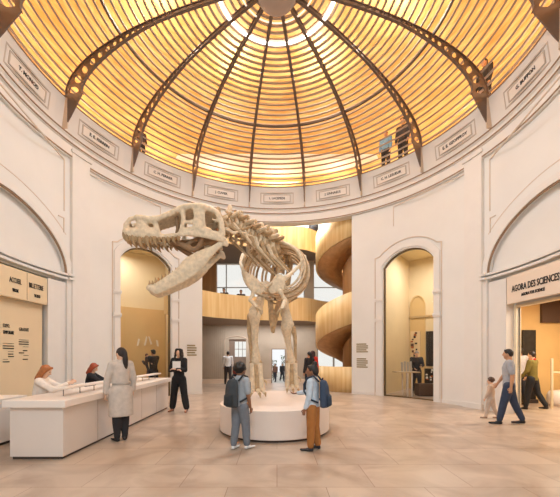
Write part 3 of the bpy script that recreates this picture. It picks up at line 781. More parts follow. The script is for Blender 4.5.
# ------------------------------------------------------------------ platform
PC = Vector((-.05, CAMY+6.80, 0))
def egg(rad, n=96):
    out = []
    for i in range(n):
        a = 2*PI*i/n; x, y = Cc(a)*rad, S(a)
        out.append((PC.x+x, PC.y+(y*rad if y < 0 else y*(rad+1.05))))
    return out
t = thing('plinth', 'round white display plinth under the dinosaur skeleton', 'plinth', PC)
def disc(rad, z0, z1, n=96):
    mb = MB(); e0 = egg(rad, n); vs = [(x, y, z0) for x, y in e0]+[(x, y, z1) for x, y in e0]
    mb.add(vs, [tuple(reversed(range(n))), tuple(range(n, 2*n))]+[(i, (i+1)%n, n+(i+1)%n, n+i) for i in range(n)]); return mb
obj('kick', disc(1.08, 0, .05), M_DARKGAP, t)
b = obj('drum', disc(1.13, .045, .565), mat('plinth_white', (236, 219, 207), .45, var=.02, scale=2), t); bevel(b, .012, 3)

# ------------------------------------------------------------------ tyrannosaur skeleton
rex = thing('dinosaur_skeleton', 'towering tyrannosaur skeleton with open jaws striding on the round white plinth', 'skeleton', (PC.x, PC.y+.3, .565))
M_B2 = mat('fossil_bone_warm_shaded', (192, 162, 124), .62, var=.28, scale=12, bump=.8)  # second bone tone, darkened to carry the brown shading of neck and ribs
# ---- skull: the median plane runs from the snout (nearer) to the neck (farther); a place on it is traced and pushed half a width to either side
FWD = Vector((-.975, -.222, 0)); LAT = Vector((-.222, .975, 0))     # LAT points away from the hall's entrance
def mid_depth(px): return 6.15+(px-175)*.0046
def halfw(px, k=1.): 
    t = (px-123)/100.
    return k*(.13+.30*max(0, t)**1.25)
def near(px, py, k=1.):
    q = P(px, py, mid_depth(px)-halfw(px, k)*.97)
    return q
def pair(px, py, k=1.):
    a = near(px, py, k); return a, a+LAT*2*halfw(px, k)
def sides(mb, pts, flat=.6, k=1., seg=10):
    for sd in (0, 1):
        mb.chain([(pair(x, y, k)[sd], r) for x, y, r in pts], seg, (LAT, flat) if flat < 1 else None)
sk = MB()
sides(sk, [(139,217,.045),(150,219,.055),(160,217.5,.045),(170,213,.045),(181,208,.055),(190,205.5,.05),(200,205.5,.055),(209,207.5,.05),(217,212,.05),(221.5,222,.05),(222.5,234,.06)])
sides(sk, [(127,231,.075),(126,225,.05),(130,219,.04),(139,217,.045)])                              # premaxilla and nasal bar
sides(sk, [(127,232,.085),(134,233,.10),(144,233,.11),(153,234,.09),(161,236.5,.06)])               # maxilla along the tooth row
sides(sk, [(140.5,219,.06),(142.5,227,.10),(146,231,.10)]); sides(sk, [(139,222,.05),(140,229,.09),(150,232,.09),(156,231,.07)]); sides(sk, [(144,219.5,.05),(148,220.5,.06),(154,221.5,.05),(156.5,226,.05),(157.5,232,.06),(152,231,.06)])
sides(sk, [(155,236,.06),(165,236.5,.045),(180,234.5,.04),(191,233.5,.05),(205,235,.06),(217,237.5,.065),(223,239.5,.06)])
sides(sk, [(195.5,207,.06),(197.5,216,.07),(197,226,.08)]); sides(sk, [(203,208,.045),(203,218,.045),(203.5,229,.05)])
sides(sk, [(182,209,.06),(183.5,217,.045),(182.5,226,.042),(180.5,234,.05)])                        # lacrimal
sides(sk, [(199,207,.07),(200.5,214,.08),(199,221,.08),(200,229,.09),(206,232,.07)]); sides(sk, [(184,221.5,.035),(188.5,222.5,.04),(195,221.5,.05)])
sides(sk, [(186,230,.05),(191,229,.045),(198,228.5,.06)]); sides(sk, [(203,229,.07),(211,233,.06),(219,235,.06)])
sides(sk, [(195.5,222,.05),(195.5,229,.05)])
sides(sk, [(212,219,.018),(220,221.5,.022)])
def bridge(mb, px, py, r, k=1.): 
    a, b = pair(px, py, k); mb.rcone(a, r, b, r, 8)
for x, y, r in ((137,217.5,.055),(141,218,.06),(145,218.8,.065),(149,219.8,.065),(153,219.8,.065),(157,219,.06),(161,217.5,.055),(165,216,.055),(169,214.2,.055),(173,212.4,.055),(177,210.5,.055),(181,208.8,.06),(185,207.6,.06),(188.5,206.8,.055),(192,206.3,.055),(195.5,206.2,.06),(199,206.4,.06),(202.5,206.8,.06),(206,207.6,.06),(209.5,208.6,.055),(213,210.5,.05),(126,226,.045),(128,222,.04),(127,232,.07),(133,234,.06),(141,235,.05)):
    bridge(sk, x, y, r)
for x, y, r in ((217,214,.05),(221,224,.06)): bridge(sk, x, y, r, .8)
def midp(px, py): a, b = pair(px, py); return (a+b)/2
skull = remesh('skull', sk, .017, M_BONE, rex, 2, local=False)
pt_ = MB()
pt_.chain([(midp(148,234),.05),(midp(165,236),.05),(midp(180,238),.06),(midp(195,238),.07),(midp(212,232),.10),(midp(219,226),.12)], 10)
for sd in (-1, 1):
    def o_(px, py, f): return midp(px, py)+LAT*sd*halfw(px)*f
    pt_.chain([(o_(168,237,.5),.04),(o_(177,240,.55),.05),(o_(186,245,.6),.055),(o_(194,248,.6),.05),(o_(199,244,.6),.05),(o_(202,237,.7),.05)], 8)
    pt_.chain([(o_(186,245,.6),.05),(o_(190,239,.5),.04),(o_(200,235,.45),.05)], 8); pt_.chain([(o_(212,230,.6),.06),(o_(219,238,.85),.06)], 8)
    pt_.chain([(o_(176,214,.5),.04),(o_(177,226,.5),.035),(o_(176,236,.5),.04)], 8)
remesh('palate', pt_, .018, M_BONED, skull, 2, local=False)
# teeth of the upper jaw, near and far row
def tooth(base, tip, r, parent=rex, bend=None):
    base, tip = Vector(base), Vector(tip); bend = bend or Vector((.02, 0, 0))
    pts = []; rr = []
    for i in range(6):
        t = i/5; pts.append(base.lerp(tip, t)+bend*S(PI*t)*-1); rr.append(max(.004, r*(1-t**1.6)))
    obj('tooth', MB().tube(pts, rr, 8), M_TOOTH, parent, True)
rt = random.Random(3)
for i, (x, y, ln) in enumerate([(124.8,235,6.5),(127.6,236,8),(130.6,237,5),(133.2,237.5,9),(136.6,237.5,7),(140,238,10),(143.4,238.4,6),(147,238.5,11.5),(151,238.8,6),(155,239,9),(159.5,239.5,4.5),(164,239.5,7.5),(169,239.5,4.5),(174,239,5),(179,238.5,3.5)]):
    for sd in (0, 1):
        b = pair(x, y-2)[sd]; e = pair(x+ln*rt.uniform(.1, .4), y+ln*(1 if sd == 0 else .7)*rt.uniform(.8, 1.1))[sd]
        tooth(b, e, (.03+.0022*ln)*rt.uniform(.9, 1.1), skull)
# lower jaw
JK = .93
jw = MB()
sides(jw, [(224,241,.05),(219,245,.06),(213,250,.075),(206,256,.095),(198,262,.115),(190,268,.125),(181,273.5,.12),(172,279,.105),(163,284,.09),(155,288.5,.08),(150,288,.07)], .55, JK)
sides(jw, [(213,248,.05),(205,251,.05),(196,255,.05),(188,260,.06),(181,267,.05),(176.5,271,.035)], .5, JK)
sides(jw, [(205,260,.07),(196,270,.07),(186,277,.07),(174,283.5,.06),(163,289,.06),(156,292,.055)], .5, JK)
for x, y in ((150,287.5),(153,290),(157,289.5)): bridge(jw, x, y, .06, JK)
sides(jw, [(224,240,.06),(226,244,.055)], .8, JK)
mandible = remesh('lower_jaw', jw, .017, M_BONE, rex, 3, local=False)
for i, x in enumerate((149.5,152.5,155.5,158.5,162,165.5,169,172.5,176)):
    y = 283.5-(x-149.5)*.49
    for sd in (0, 1):
        b = pair(x, y+2.5, JK)[sd]; e = pair(x-.5, y-(1.8 if i % 2 else 3.2), JK)[sd]; tooth(b, e, .03, mandible, Vector((-.008,0,0)))
# ---- spine
def vert(c, fw, up, size, spine, trans, ribs=None, dark=False):
    """one vertebra: drum, neural arch and spine, side processes, short cervical ribs"""
    fw, up = Vector(fw).normalized(), Vector(up); sd = fw.cross(up).normalized(); up = sd.cross(fw)
    mb = MB(); h = size*.95
    mb.tube([c-fw*h*.5, c-fw*h*.3, c, c+fw*h*.3, c+fw*h*.5], [size*.62, size*.55, size*.46, size*.55, size*.62], 12)
    mb.chain([(c+up*size*.4, size*.28), (c+up*(size*.6+spine*.5)-fw*size*.15, size*.17), (c+up*(size*.5+spine)-fw*size*.3, size*.22)], 8, (sd, .55))
    for s_ in (-1, 1):
        mb.chain([(c+up*size*.4, size*.22), (c+sd*s_*trans+up*size*.55-fw*size*.2, size*.13)], 8)
        mb.chain([(c+up*size*.5+sd*s_*size*.3, size*.16), (c+up*size*.75+sd*s_*size*.55+fw*size*.55, size*.12)], 6)
        if ribs: mb.chain([(c-up*size*.2+sd*s_*size*.5, size*.17), (c-up*size*.85+sd*s_*size*.78-fw*size*.3, size*.13), (c-up*size*1.35+sd*s_*size*.7-fw*ribs, size*.05)], 6)
    return mb
neck = curve_pts([tuple(P(221,226,6.42)), tuple(P(229,221,6.55)), tuple(P(239,226,6.72)), tuple(P(250,234,6.9)), tuple(P(261,241,7.05)), tuple(P(270,246,7.2))], 8)
neck = [Vector(p) for p in neck]
NV = 10
for i in range(NV):
    k = i*(len(neck)-2)/(NV-1); j = int(k); c = neck[j].lerp(neck[j+1], k-j)+Vector((0,0,-.05)); fw = (neck[min(j+2, len(neck)-1)]-neck[max(0, j-1)])
    sz = .235+.009*i
    obj('neck_vertebra', vert(c, -fw, (0,0,1), sz, (.17+.012*i), .28+.008*i, ribs=.62), M_B2 if i % 2 else M_BONE, rex, False)
# trunk
def spine_pt(t):   # t 0..1 from shoulders to hips
    return P(270,243,7.15).lerp(P(283,262,8.55), t)+Vector((0,0,.10*S(PI*t)))
ax = (spine_pt(1)-spine_pt(0)).normalized()
ND = 11
for i in range(ND):
    t = i/(ND-1); c = spine_pt(t)
    obj('back_vertebra', vert(c, -ax, (0,0,1), .17, .24, .2), M_BONE if i % 2 else M_B2, rex)
    if i in (ND-1,): continue
    # rib pair
    sdv = ax.cross(Vector((0,0,1))).normalized()
    wd_ = (.50+.27*S(PI*min(1, .25+t*.75)))*(1 if t < .8 else .9); dp = (.95+.30*S(PI*(.2+.7*t)))
    for s_ in (-1, 1):
        pts = []; rr = []
        for k in range(15):
            a = k/14*R(172); 
            pts.append(c+sdv*s_*wd_*(S(a)**.85)*(1-.0*k)+Vector((0,0,.06-dp*(1-Cc(a))/2))+ax*(.05+.16*S(a)+.10*(1-Cc(a))/2)-ax*.18*(1-Cc(a))/2*(1-t))
            rr.append(.036-.012*k/14)
        obj('rib', MB().tube(pts, rr, 8), M_BONE if (i+s_) % 3 else M_B2, rex, True)
# belly ribs
for i in range(5):
    t = .2+i*.16; c = spine_pt(t)+Vector((0,0,-1.12-.02*i)); sdv = ax.cross(Vector((0,0,1))).normalized()
    obj('belly_rib', MB().tube([c+sdv*.42+Vector((0,0,.16)), c+sdv*.2+Vector((0,0,.03)), c, c-sdv*.2+Vector((0,0,.03)), c-sdv*.42+Vector((0,0,.16))], .022, 6), M_B2, rex, True)
# tail running straight back
tp = [P(284,262,8.6), P(282,263,9.0), P(279.5,265,9.5), P(278,268,10.1), P(277.5,272,10.7), P(277,276,11.2)]
tp = [Vector(q) for q in curve_pts([tuple(q) for q in tp], 4)]
for i in range(16):
    k = i*(len(tp)-2)/15; j = int(k); c = tp[j].lerp(tp[j+1], k-j); sz = .17-.0075*i
    mb = vert(c, tp[j]-tp[j+1], (0,0,1), sz, .18-.009*i, .16-.008*i)
    mb.chain([(c-Vector((0,0,sz*.5)), .03), (c-Vector((0,-.06,sz*.5+.22-.012*i)), .02)], 6); obj('tail_vertebra', mb, M_BONE, rex)
# shoulder girdle and arms
def plate(pts, m=M_BONE, name='shoulder_blade', flat=None, vox=.02):
    remesh(name, MB().chain([(P(x, y, d), r) for x, y, d, r in pts], 12, flat), vox, m, rex, 3, local=False)
nY = Vector((.2, 1, .1)).normalized(); nL = Vector((-.25, 1, .1)).normalized()
plate([(273,288,6.80,.13),(278,285,6.80,.17),(279,280,6.82,.14)], name='coracoid', flat=(nY, .22)); plate([(281,281,6.84,.075),(290,274.5,6.95,.048),(298,267,7.15,.042),(303,261,7.45,.055),(304,257,7.7,.065)], flat=(nY, .5))
plate([(259,291,6.78,.09),(255,286,6.78,.15),(250,279.5,6.82,.13)], name='coracoid', flat=(nL, .22)); plate([(248,277,6.86,.07),(243,270,7.0,.042),(240.5,263,7.25,.04),(243,255,7.6,.055)], flat=(nL, .5))
remesh('wishbone', MB().chain([(P(261,283,6.74),.028),(P(266,287,6.74),.03),(P(271,283,6.74),.028)], 8), .012, M_BONE, rex, 2, local=False)
for s_, pts in ((0, [(254,290,6.74),(250.5,300,6.7),(256,307,6.55),(259,311,6.5)]), (1, [(280,291,6.72),(285,300,6.74),(281.5,308,6.55),(279,312,6.5)])):
    q = [P(*p) for p in pts]
    obj('upper_arm', MB().chain([(q[0], .055), (q[0].lerp(q[1], .5), .035), (q[1], .05)], 8), M_BONE, rex, True)
    fa_ = obj('forearm', MB().chain([(q[1], .04), (q[2], .03)], 8).chain([(q[1]+Vector((.03,.02,0)), .03), (q[2]+Vector((.03,0,0)), .022)], 8), M_BONE, rex, True)
    for f in (-1, 1): obj('hand_claw', MB().tube([q[2], q[3]+Vector((.03*f, 0, 0)), q[3]+Vector((.05*f, .02, -.09))], [.022, .02, .003], 6), M_B2, fa_, True)
# pelvis
pv = MB()
for s_ in (-1, 1):
    pv.chain([(P(283,262,8.25)+Vector((s_*.16,0,.12)), .10), (P(283,262,8.6)+Vector((s_*.2,0,.12)), .14), (P(283,263,9.0)+Vector((s_*.16,0,.08)), .10)], 10, (Vector((1,0,0)), .5))
    pv.chain([(P(283,262,8.6)+Vector((s_*.2,0,0)), .13), (P(280,283,8.55)+Vector((s_*.2,0,0)), .13)], 10, (Vector((1,0,0)), .6))
    pv.chain([(P(279,284,8.5)+Vector((s_*.18,0,0)), .08), (P(275,300,8.25)+Vector((s_*.12,0,0)), .07), (P(273.5,318,8.0)+Vector((s_*.05,0,0)), .07), (P(273,325,7.9), .085)], 10)
    pv.chain([(P(280,284,8.7)+Vector((s_*.16,0,0)), .07), (P(280,300,9.2)+Vector((s_*.05,0,0)), .05), (P(280,304,9.5), .06)], 8)
pv.chain([(P(272,316,7.85), .075), (P(273,331,7.95), .06)], 10)
remesh('pelvis', pv, .022, M_B2, rex, 3, local=False)
# hind legs
def ank(p): return P(*p)
def leg(hip, knee, ankle, toe0, toes, lr):
    hip, knee, ankle, toe0 = [P(*q) for q in (hip, knee, ankle, toe0)]
    f = MB(); f.chain([(hip, .14), (hip.lerp(knee, .2)+Vector((lr*.03,-.03,0)), .12), (hip.lerp(knee, .55)+Vector((0,-.06,0)), .095), (knee, .15)], 12); f.chain([(knee+Vector((-.07,0,0)), .10), (knee+Vector((.07,0,-.01)), .10)], 10)
    remesh('thigh_bone', f, .02, M_BONE, rex, 3, local=False)
    t = MB(); k2 = knee+Vector((0,.02,-.14)); t.chain([(k2+Vector((-.03,-.05,.05)), .15), (k2.lerp(ankle, .2)+Vector((-.03,0,0)), .098), (k2.lerp(ankle, .6)+Vector((-.02,0,0)), .072), (k2.lerp(ankle, .9), .105), (ankle, .12)], 12)
    remesh('shin_bone', t, .02, M_BONE, rex, 3, local=False)
    t = MB(); o_ = Vector((lr*.17, .02, 0)); t.chain([(k2+o_*.8+Vector((0,0,.03)), .075), (k2.lerp(ankle, .25)+o_, .048), (k2.lerp(ankle, .7)+o_*.75, .038), (ankle+o_*.5+Vector((0,0,.05)), .055)], 8)
    obj('calf_bone', t, M_B2, rex, True)
    obj('ankle_bone', MB().chain([(ankle+Vector((-.10,-.02,-.03)), .055), (ankle+Vector((.10,-.02,-.03)), .055)], 10), M_B2, rex, True)
    for s_ in (-1, 0, 1):
        a = ankle+Vector((s_*.085, -.02, -.08)); b = toe0+Vector((s_*.11, 0, .07))
        t = MB().chain([(a, .068), (a.lerp(b, .5), .055), (b, .075)], 10); obj('foot_bone', t, M_BONE if s_ else M_B2, rex, True)
    for s_, tp_ in zip((-1, 0, 1), toes):
        b = toe0+Vector((s_*.10, 0, .05)); tip = P(*tp_); tip.z = .565+.03
        q = [b, b.lerp(tip, .35)+Vector((0,0,.04)), b.lerp(tip, .65)+Vector((0,0,.03)), b.lerp(tip, .82)+Vector((0,0,.045)), tip]
        for v_ in q: v_.z = max(v_.z, .565+.04)
        q[4].z = .585
        t = MB()
        for u, v_, r in ((0,1,.055),(1,2,.048)): t.rcone(q[u], r*.9, q[v_], r*.8, 10); t.ell(q[v_], (r, r, r*.72))
        to_ = obj('toe', t, M_BONE, rex, True)
        obj('toe_claw', MB().tube([q[2], q[3], q[4]], [.038, .032, .004], 8), M_B2, to_, True)
    # dew claw
    d0 = ankle.lerp(toe0, .6)+Vector((.13, .02, 0)); obj('toe_claw', MB().tube([d0, d0+Vector((.09,-.06,-.05)), d0+Vector((.10,-.12,-.14))], [.03, .025, .004], 8), M_B2, rex, True)
leg((266,286,8.45), (256,311,7.45), (256,361,7.75), (257.5,392,7.6), [(250.5,397.5,7.4),(260.5,399,7.25),(266,396,7.45)], -1)
leg((282,288,8.45), (287.5,324,8.1), (291.5,361,8.35), (292,387,8.4), [(287,393,8.2),(293.5,395,8.05),(299,393,8.2)], 1)
# slender steel rod that carries the trunk
obj('support_rod', MB().tube([P(271.5,326,7.6), Vector((P(271.5,326,7.6).x, P(271.5,326,7.6).y, .566))], .0, 6) if False else MB().tube([P(275,268,7.9), P(275,300,8.1)], .025, 8), M_IRON, rex, True)

# ------------------------------------------------------------------ people
SKIN = {'light': (222, 176, 146), 'tan': (196, 146, 112), 'brown': (140, 96, 70), 'dark': (104, 70, 52)}
def cloth(c): return mat('cloth_%d_%d_%d' % c, c, .85, var=.12, scale=14, bump=.25)
def skin(k): return mat('skin_'+k, SKIN[k], .5)
def hairm(c): return mat('hair_%d_%d_%d' % c, c, .5, var=.3, scale=30, stretch=(3, 3, .6))
def person(label, loc, face, h, legs=((0,0,3),(0,0,3)), arms=((4,8,12,0),(4,8,12,0)), lean=0, yaw=0, nod=0, seat=None, fem=False,
           top=(90,90,96), sleeve='long', bottom=(60,60,66), wide=1., shoes=(40,36,34), hair=(40,30,26), style='short', tone='tan',
           coat=None, hem=.30, group=None, cat='person', detail=True, name='person', kid=False, gap=None, collar=None, boots=False, tuck=True):
    """face: compass direction the person looks to, degrees; 0 = away into the hall, 90 = to the left, 180 = towards the entrance"""
    root = thing(name, label, cat, loc, R(face), group); H = h
    hs = 1.22 if kid else 1.
    TH, SH, AN = .235*H, .24*H, .045*H
    if kid: TH, SH = .222*H, .222*H
    def ldir(p, ab, sd): return Vector((sd*S(R(ab)), S(R(p))*Cc(R(ab)), -Cc(R(p))*Cc(R(ab))))
    drop = [TH*Cc(R(p))*Cc(R(ab))+SH*Cc(R(p-k))*Cc(R(ab)) for p, k, ab in legs]
    hz = max(drop)+AN if seat is None else seat+.055*H
    hx = .048*H if not fem else .05*H
    hips = [Vector((sd*hx, 0, hz)) for sd in (-1, 1)]
    knees, ankles, toes = [], [], []
    for (p, k, ab), hp, sd in zip(legs, hips, (-1, 1)):
        kn = hp+ldir(p, ab, sd)*TH; an = kn+ldir(p-k, ab, sd)*SH; knees.append(kn); ankles.append(an)
        lift = max(0, an.z-AN-.005); pit = -.9*min(1, lift/.12)
        toes.append(an+Vector((sd*.018*H, Cc(pit)*.105*H, S(pit)*.105*H-.030*H*(1 if pit > -.3 else .3))))
    LR = Matrix.Rotation(-R(lean), 3, 'X'); O = Vector((0, 0, hz))
    k_ = 1.0 if not kid else .98
    top_z = hz+(H-(.52*H if not kid else .489*H))
    def U(v): return O+LR @ (Vector(v)-O)
    def zf(f): return hz+(f-(.52 if not kid else .489))*H      # height fraction above the hips
    shz = zf(.815 if not kid else .79); sw = (.092 if fem else .108)*H*(.90 if kid else 1)
    sho = [U((sd*sw, 0, shz)) for sd in (-1, 1)]
    UA, FA = .168*H, .142*H
    elb, wri, fdir = [], [], []
    for (p, ab, e, inn), s_, sd in zip(arms, sho, (-1, 1)):
        d1 = Vector((sd*S(R(ab)), S(R(p))*Cc(R(ab)), -Cc(R(p))*Cc(R(ab)))); el = s_+d1*UA
        q = R(p+e); d2 = Vector((-sd*S(R(inn)), S(q)*Cc(R(inn)), -Cc(q)*Cc(R(inn)))).normalized()
        elb.append(el); wri.append(el+d2*FA); fdir.append(d2)
    # head
    hc = U((0, .012*H, zf(.928 if not kid else .905))); HR = LR @ Matrix.Rotation(R(yaw), 3, 'Z') @ Matrix.Rotation(-R(nod), 3, 'X')
    hr = H*hs
    def Hd(x, y, z): return hc+HR @ Vector((x*hr, y*hr, z*hr))
    body = MB()
    tw = 1. if not fem else .93
    tors = [((0,0,zf(.485)), .083*H, .060*H), ((0,0,zf(.53)), .086*H*(1.03 if fem else 1), .062*H), ((0,.003*H,zf(.60)), .072*H*tw, .052*H), ((0,.006*H,zf(.68)), .080*H*tw, .058*H),
            ((0,.006*H,zf(.745)), .090*H*tw, .062*H), ((0,0,zf(.80)), .085*H*tw, .050*H), ((0,-.003*H,zf(.83)), .050*H, .038*H), ((0,0,zf(.85)), .03*H, .03*H)]
    body.loft(tors, 18, U)
    nb = U((0, -.004*H, zf(.82)))
    body.chain([(nb, .034*H), (Hd(0, -.012, -.035), .031*H)], 10)
    body.ell(hc, (.043*hr, .053*hr, .062*hr), HR); body.chain([(Hd(0, .012, -.02), .038*hr), (Hd(0, .026, -.048), .021*hr)], 10)
    body.chain([(Hd(0, .050, .004), .006*hr), (Hd(0, .060, -.016), .0085*hr)], 6)
    body.chain([(Hd(-.010, .046, -.034), .005*hr), (Hd(.010, .046, -.034), .005*hr)], 6)
    for sd in (-1, 1): body.ell(Hd(sd*.044, -.004, -.006), (.006*hr, .011*hr, .017*hr), HR, 8, 6)
    for i, sd in ((0, -1), (1, 1)):
        body.chain([(U((sd*.05*H, 0, shz+.004*H)), .034*H), (sho[i], .035*H), (sho[i].lerp(elb[i], .5), .029*H), (elb[i], .024*H), (elb[i].lerp(wri[i], .35), .024*H), (wri[i], .0155*H)], 10)
        body.chain([(hips[i]+Vector((0,0,.01*H)), .058*H), (hips[i].lerp(knees[i], .5), .049*H), (knees[i], .035*H)], 12)
        body.chain([(knees[i], .035*H), (knees[i].lerp(ankles[i], .35)-Vector((0,.008*H,0)), .034*H), (ankles[i], .021*H)], 10)
        body.chain([(ankles[i], .022*H), (ankles[i]-Vector((0,.01*H,.022*H)), .022*H), (toes[i], .016*H)], 8)
        # hand: palm, four fingers of unequal length curled a little, thumb from the side of the palm
        f = fdir[i]; side = Vector((0,1,0))-f*f.y
        side = side.normalized() if side.length > .25 else Vector((-sd, 0, 0)); nrm = f.cross(side).normalized()
        if nrm.x*sd > 0: nrm = -nrm                       # palm turned towards the body
        w0 = wri[i]; pc = w0+f*.048*H
        body.rcone(w0+f*.004*H, .017*H, pc, .020*H, 8, (nrm, .55))
        for q, (off, ln) in enumerate(((.016, .040), (.0055, .045), (-.005, .042), (-.015, .033))):
            a = pc+side*off*H+f*.004*H; b = a+(f*.92+nrm*.38).normalized()*ln*.5*H; c = b+(f*.6+nrm*.8).normalized()*ln*.5*H
            body.chain([(a, .0062*H), (b, .0055*H), (c, .0045*H)], 6)
        a = w0+f*.018*H+side*.014*H; b = a+(side*.75+f*.65).normalized()*.024*H; body.chain([(a, .008*H), (b, .0065*H), (b+(f*.9+nrm*.25).normalized()*.020*H, .005*H)], 6)
    bo_ = remesh('body', body, H*(.0068 if detail else .010), skin(tone), root, 2)
    if detail:
        for sd in (-1, 1): part('eye', MB().ell(Hd(sd*.017, .0465, .004), (.006*hr, .004*hr, .0045*hr), HR, 8, 6), mat('eye_dark', (30, 24, 22), .2), bo_, True)
    # trousers
    if bottom is not None:
        t = MB(); t.loft([((0,0,zf(.455)), .07*H, .058*H), ((0,0,zf(.50)), .095*H, .071*H), ((0,0,zf(.55)), .091*H, .067*H), ((0,0,zf(.585)), .082*H, .06*H)], 18, U)
        if coat is not None: t = MB()
        for i in (0, 1):
            if coat is not None:
                t.chain([(knees[i].lerp(hips[i], .5), .054*H), (knees[i], .047*H), (knees[i].lerp(ankles[i], .35), .045*H), (ankles[i], .031*H)], 12); continue
            t.chain([(hips[i], .066*H), (hips[i].lerp(knees[i], .5), .057*H*(1+.25*(wide-1))), (knees[i], .046*H*(1+.5*(wide-1)))], 12)
            e = knees[i].lerp(ankles[i], .96); t.chain([(knees[i], .046*H*(1+.5*(wide-1))), (knees[i].lerp(e, .5), .043*H*(1+.8*(wide-1))), (e+Vector((0,0,.03*H*wide-.02*H)), .036*H*wide)], 12)
        remesh('trousers', t, H*.009, cloth(bottom), root, 2)
    # shoes
    for i in (0, 1):
        a, tt = ankles[i], toes[i]; fd = (tt-a); fd.z = 0; fd.normalize()
        t = MB(); sc = 1.
        heel = a-Vector((0,0,.024*H))-fd*.012*H
        t.rcone(heel, .024*H, heel+fd*.06*H+Vector((0,0,tt.z-heel.z)) *.6, .021*H, 10); t.rcone(heel+fd*.06*H+Vector((0,0,tt.z-heel.z))*.6, .023*H, tt, .0185*H, 10, (Vector((0,0,1)), .8))
        if boots: t.chain([(a, .030*H), (a.lerp(knees[i], .75), .041*H)], 10)
        else: t.rcone(a, .027*H, a-Vector((0,0,.015*H)), .028*H, 10)
        zmin = min(v.z for v in t.v); base = 0 if ankles[i].z < AN+.03 else None
        if base is not None:
            for v in t.v: v.z = max(v.z, .004)
        remesh('shoe', t, H*.0075, mat('shoe_%d_%d_%d' % shoes, shoes, .5), root, 1)
    # upper garment
    if coat is None:
        t = MB(); ex = .010*H; low = .50 if not tuck else .535
        t.loft([((0,0,zf(low)), .088*H+ex, .066*H+ex*.8), ((0,0,zf(.58)), .078*H*tw+ex*1.2, .058*H+ex), ((0,.004*H,zf(.68)), .083*H*tw+ex, .060*H+ex), ((0,.006*H,zf(.745)), .092*H*tw+ex, .064*H+ex), ((0,0,zf(.80)), .090*H*tw+ex, .052*H+ex), ((0,-.003*H,zf(.833)), .054*H, .042*H), ((0,-.002*H,zf(.848)), .038*H, .037*H)], 20, U)
    else:
        t = MB(); ex = .014*H
        t.loft([((0,-.004*H,zf(hem)), .124*H, .094*H), ((0,0,zf(.45)), .122*H, .092*H), ((0,0,zf(.53)), .118*H, .084*H), ((0,.002*H,zf(.60)), .070*H+ex, .054*H+ex), ((0,.006*H,zf(.70)), .076*H+ex, .058*H+ex), ((0,.004*H,zf(.76)), .080*H+ex, .058*H+ex), ((0,0,zf(.80)), .076*H+ex, .050*H+ex), ((0,-.004*H,zf(.838)), .050*H, .044*H), ((0,-.004*H,zf(.862)), .042*H, .042*H)], 24, U)
    for i, sd in ((0, -1), (1, 1)):
        q = [(U((sd*.05*H, 0, shz)), .040*H), (sho[i], .043*H)] if coat is None else [(U((sd*.045*H, 0, shz)), .042*H), (sho[i]-Vector((sd*.004*H, 0, .002*H)), .043*H)]
        if sleeve == 'short': q += [(sho[i].lerp(elb[i], .75), .040*H)]
        else: q += [(sho[i].lerp(elb[i], .5), .037*H), (elb[i], .033*H), (elb[i].lerp(wri[i], .9), .026*H if coat is None else .031*H)]
        t.chain(q, 12)
    up_ = remesh('shirt' if coat is None else 'coat', t, H*.009, cloth(coat or top), root, 2)
    if coat is not None:
        part('belt', MB().loft([((0,.001*H,zf(.596)), .074*H+ex, .058*H+ex), ((0,.001*H,zf(.618)), .074*H+ex, .058*H+ex)], 24, U), cloth(tuple(int(x*.86) for x in coat)), up_, True)
    if collar: part('collar', MB().chain([(U((-.03*H, .02*H, zf(.845))), .02*H), (U((0, -.03*H, zf(.855))), .022*H), (U((.03*H, .02*H, zf(.845))), .02*H)], 8), cloth(collar), up_, True)
    # hair
    t = MB()
    t.ell(Hd(0, -.010, .014), (.049*hr, .053*hr, .055*hr), HR)
    if style == 'short':
        t.ell(Hd(0, -.026, -.006), (.044*hr, .034*hr, .036*hr), HR); t.chain([(Hd(-.03, .026, .046), .014*hr), (Hd(.03, .030, .046), .014*hr)], 8)
    elif style == 'curly':
        rnd = random.Random(label)
        for q in range(46):
            a, b = rnd.uniform(0, 2*PI), rnd.uniform(-.15, 1)
            v = Vector((Cc(a)*math.sqrt(1-max(0,b)**2)*.047, S(a)*math.sqrt(1-max(0,b)**2)*.052-.012, b*.055+.012))
            if v.y > .02 and v.z < .035: continue
            t.ell(Hd(*v)+Vector((0,0,.006*hr)), (.018*hr,)*3, None, 8, 6)
    elif style == 'long':
        for sx in (-.042, -.022, 0, .022, .042):
            t.chain([(Hd(sx, -.012-.02*(1-abs(sx)/.042), .03), .022*hr), (Hd(sx*1.15, -.024-.02*(1-abs(sx)/.042), -.03), .021*hr), (Hd(sx*1.2, -.03-.018*(1-abs(sx)/.042), -.105), .017*hr)], 8)
        for sd in (-1, 1): t.chain([(Hd(sd*.020, .034, .050), .014*hr), (Hd(sd*.046, .012, .012), .014*hr), (Hd(sd*.050, .004, -.04), .013*hr), (Hd(sd*.050, .012, -.10), .012*hr)], 8)
    elif style == 'wavy':
        rnd = random.Random(5)
        for sx in (-.03, -.01, .012, .03): t.ell(Hd(sx, .022, .054), (.02*hr,)*3, None, 8, 6)
        for q in range(90):
            a = rnd.uniform(-2.5, 2.5); zz = rnd.uniform(-.12, .05); rr = .046+.016*max(0, min(1, (.05-zz)/.1))
            t.ell(Hd(rr*S(a), -.008-rr*.85*Cc(a), zz), (.019*hr, .019*hr, .022*hr), None, 8, 6)
    elif style == 'ponytail':
        t.chain([(Hd(0, -.045, .03), .026*hr), (Hd(0, -.066, .005), .024*hr), (Hd(0, -.070, -.06), .029*hr), (Hd(.004, -.066, -.14), .025*hr), (Hd(.006, -.062, -.19), .012*hr)], 10)
        t.ell(Hd(0, -.026, -.004), (.045*hr, .034*hr, .036*hr), HR)
    elif style == 'bun':
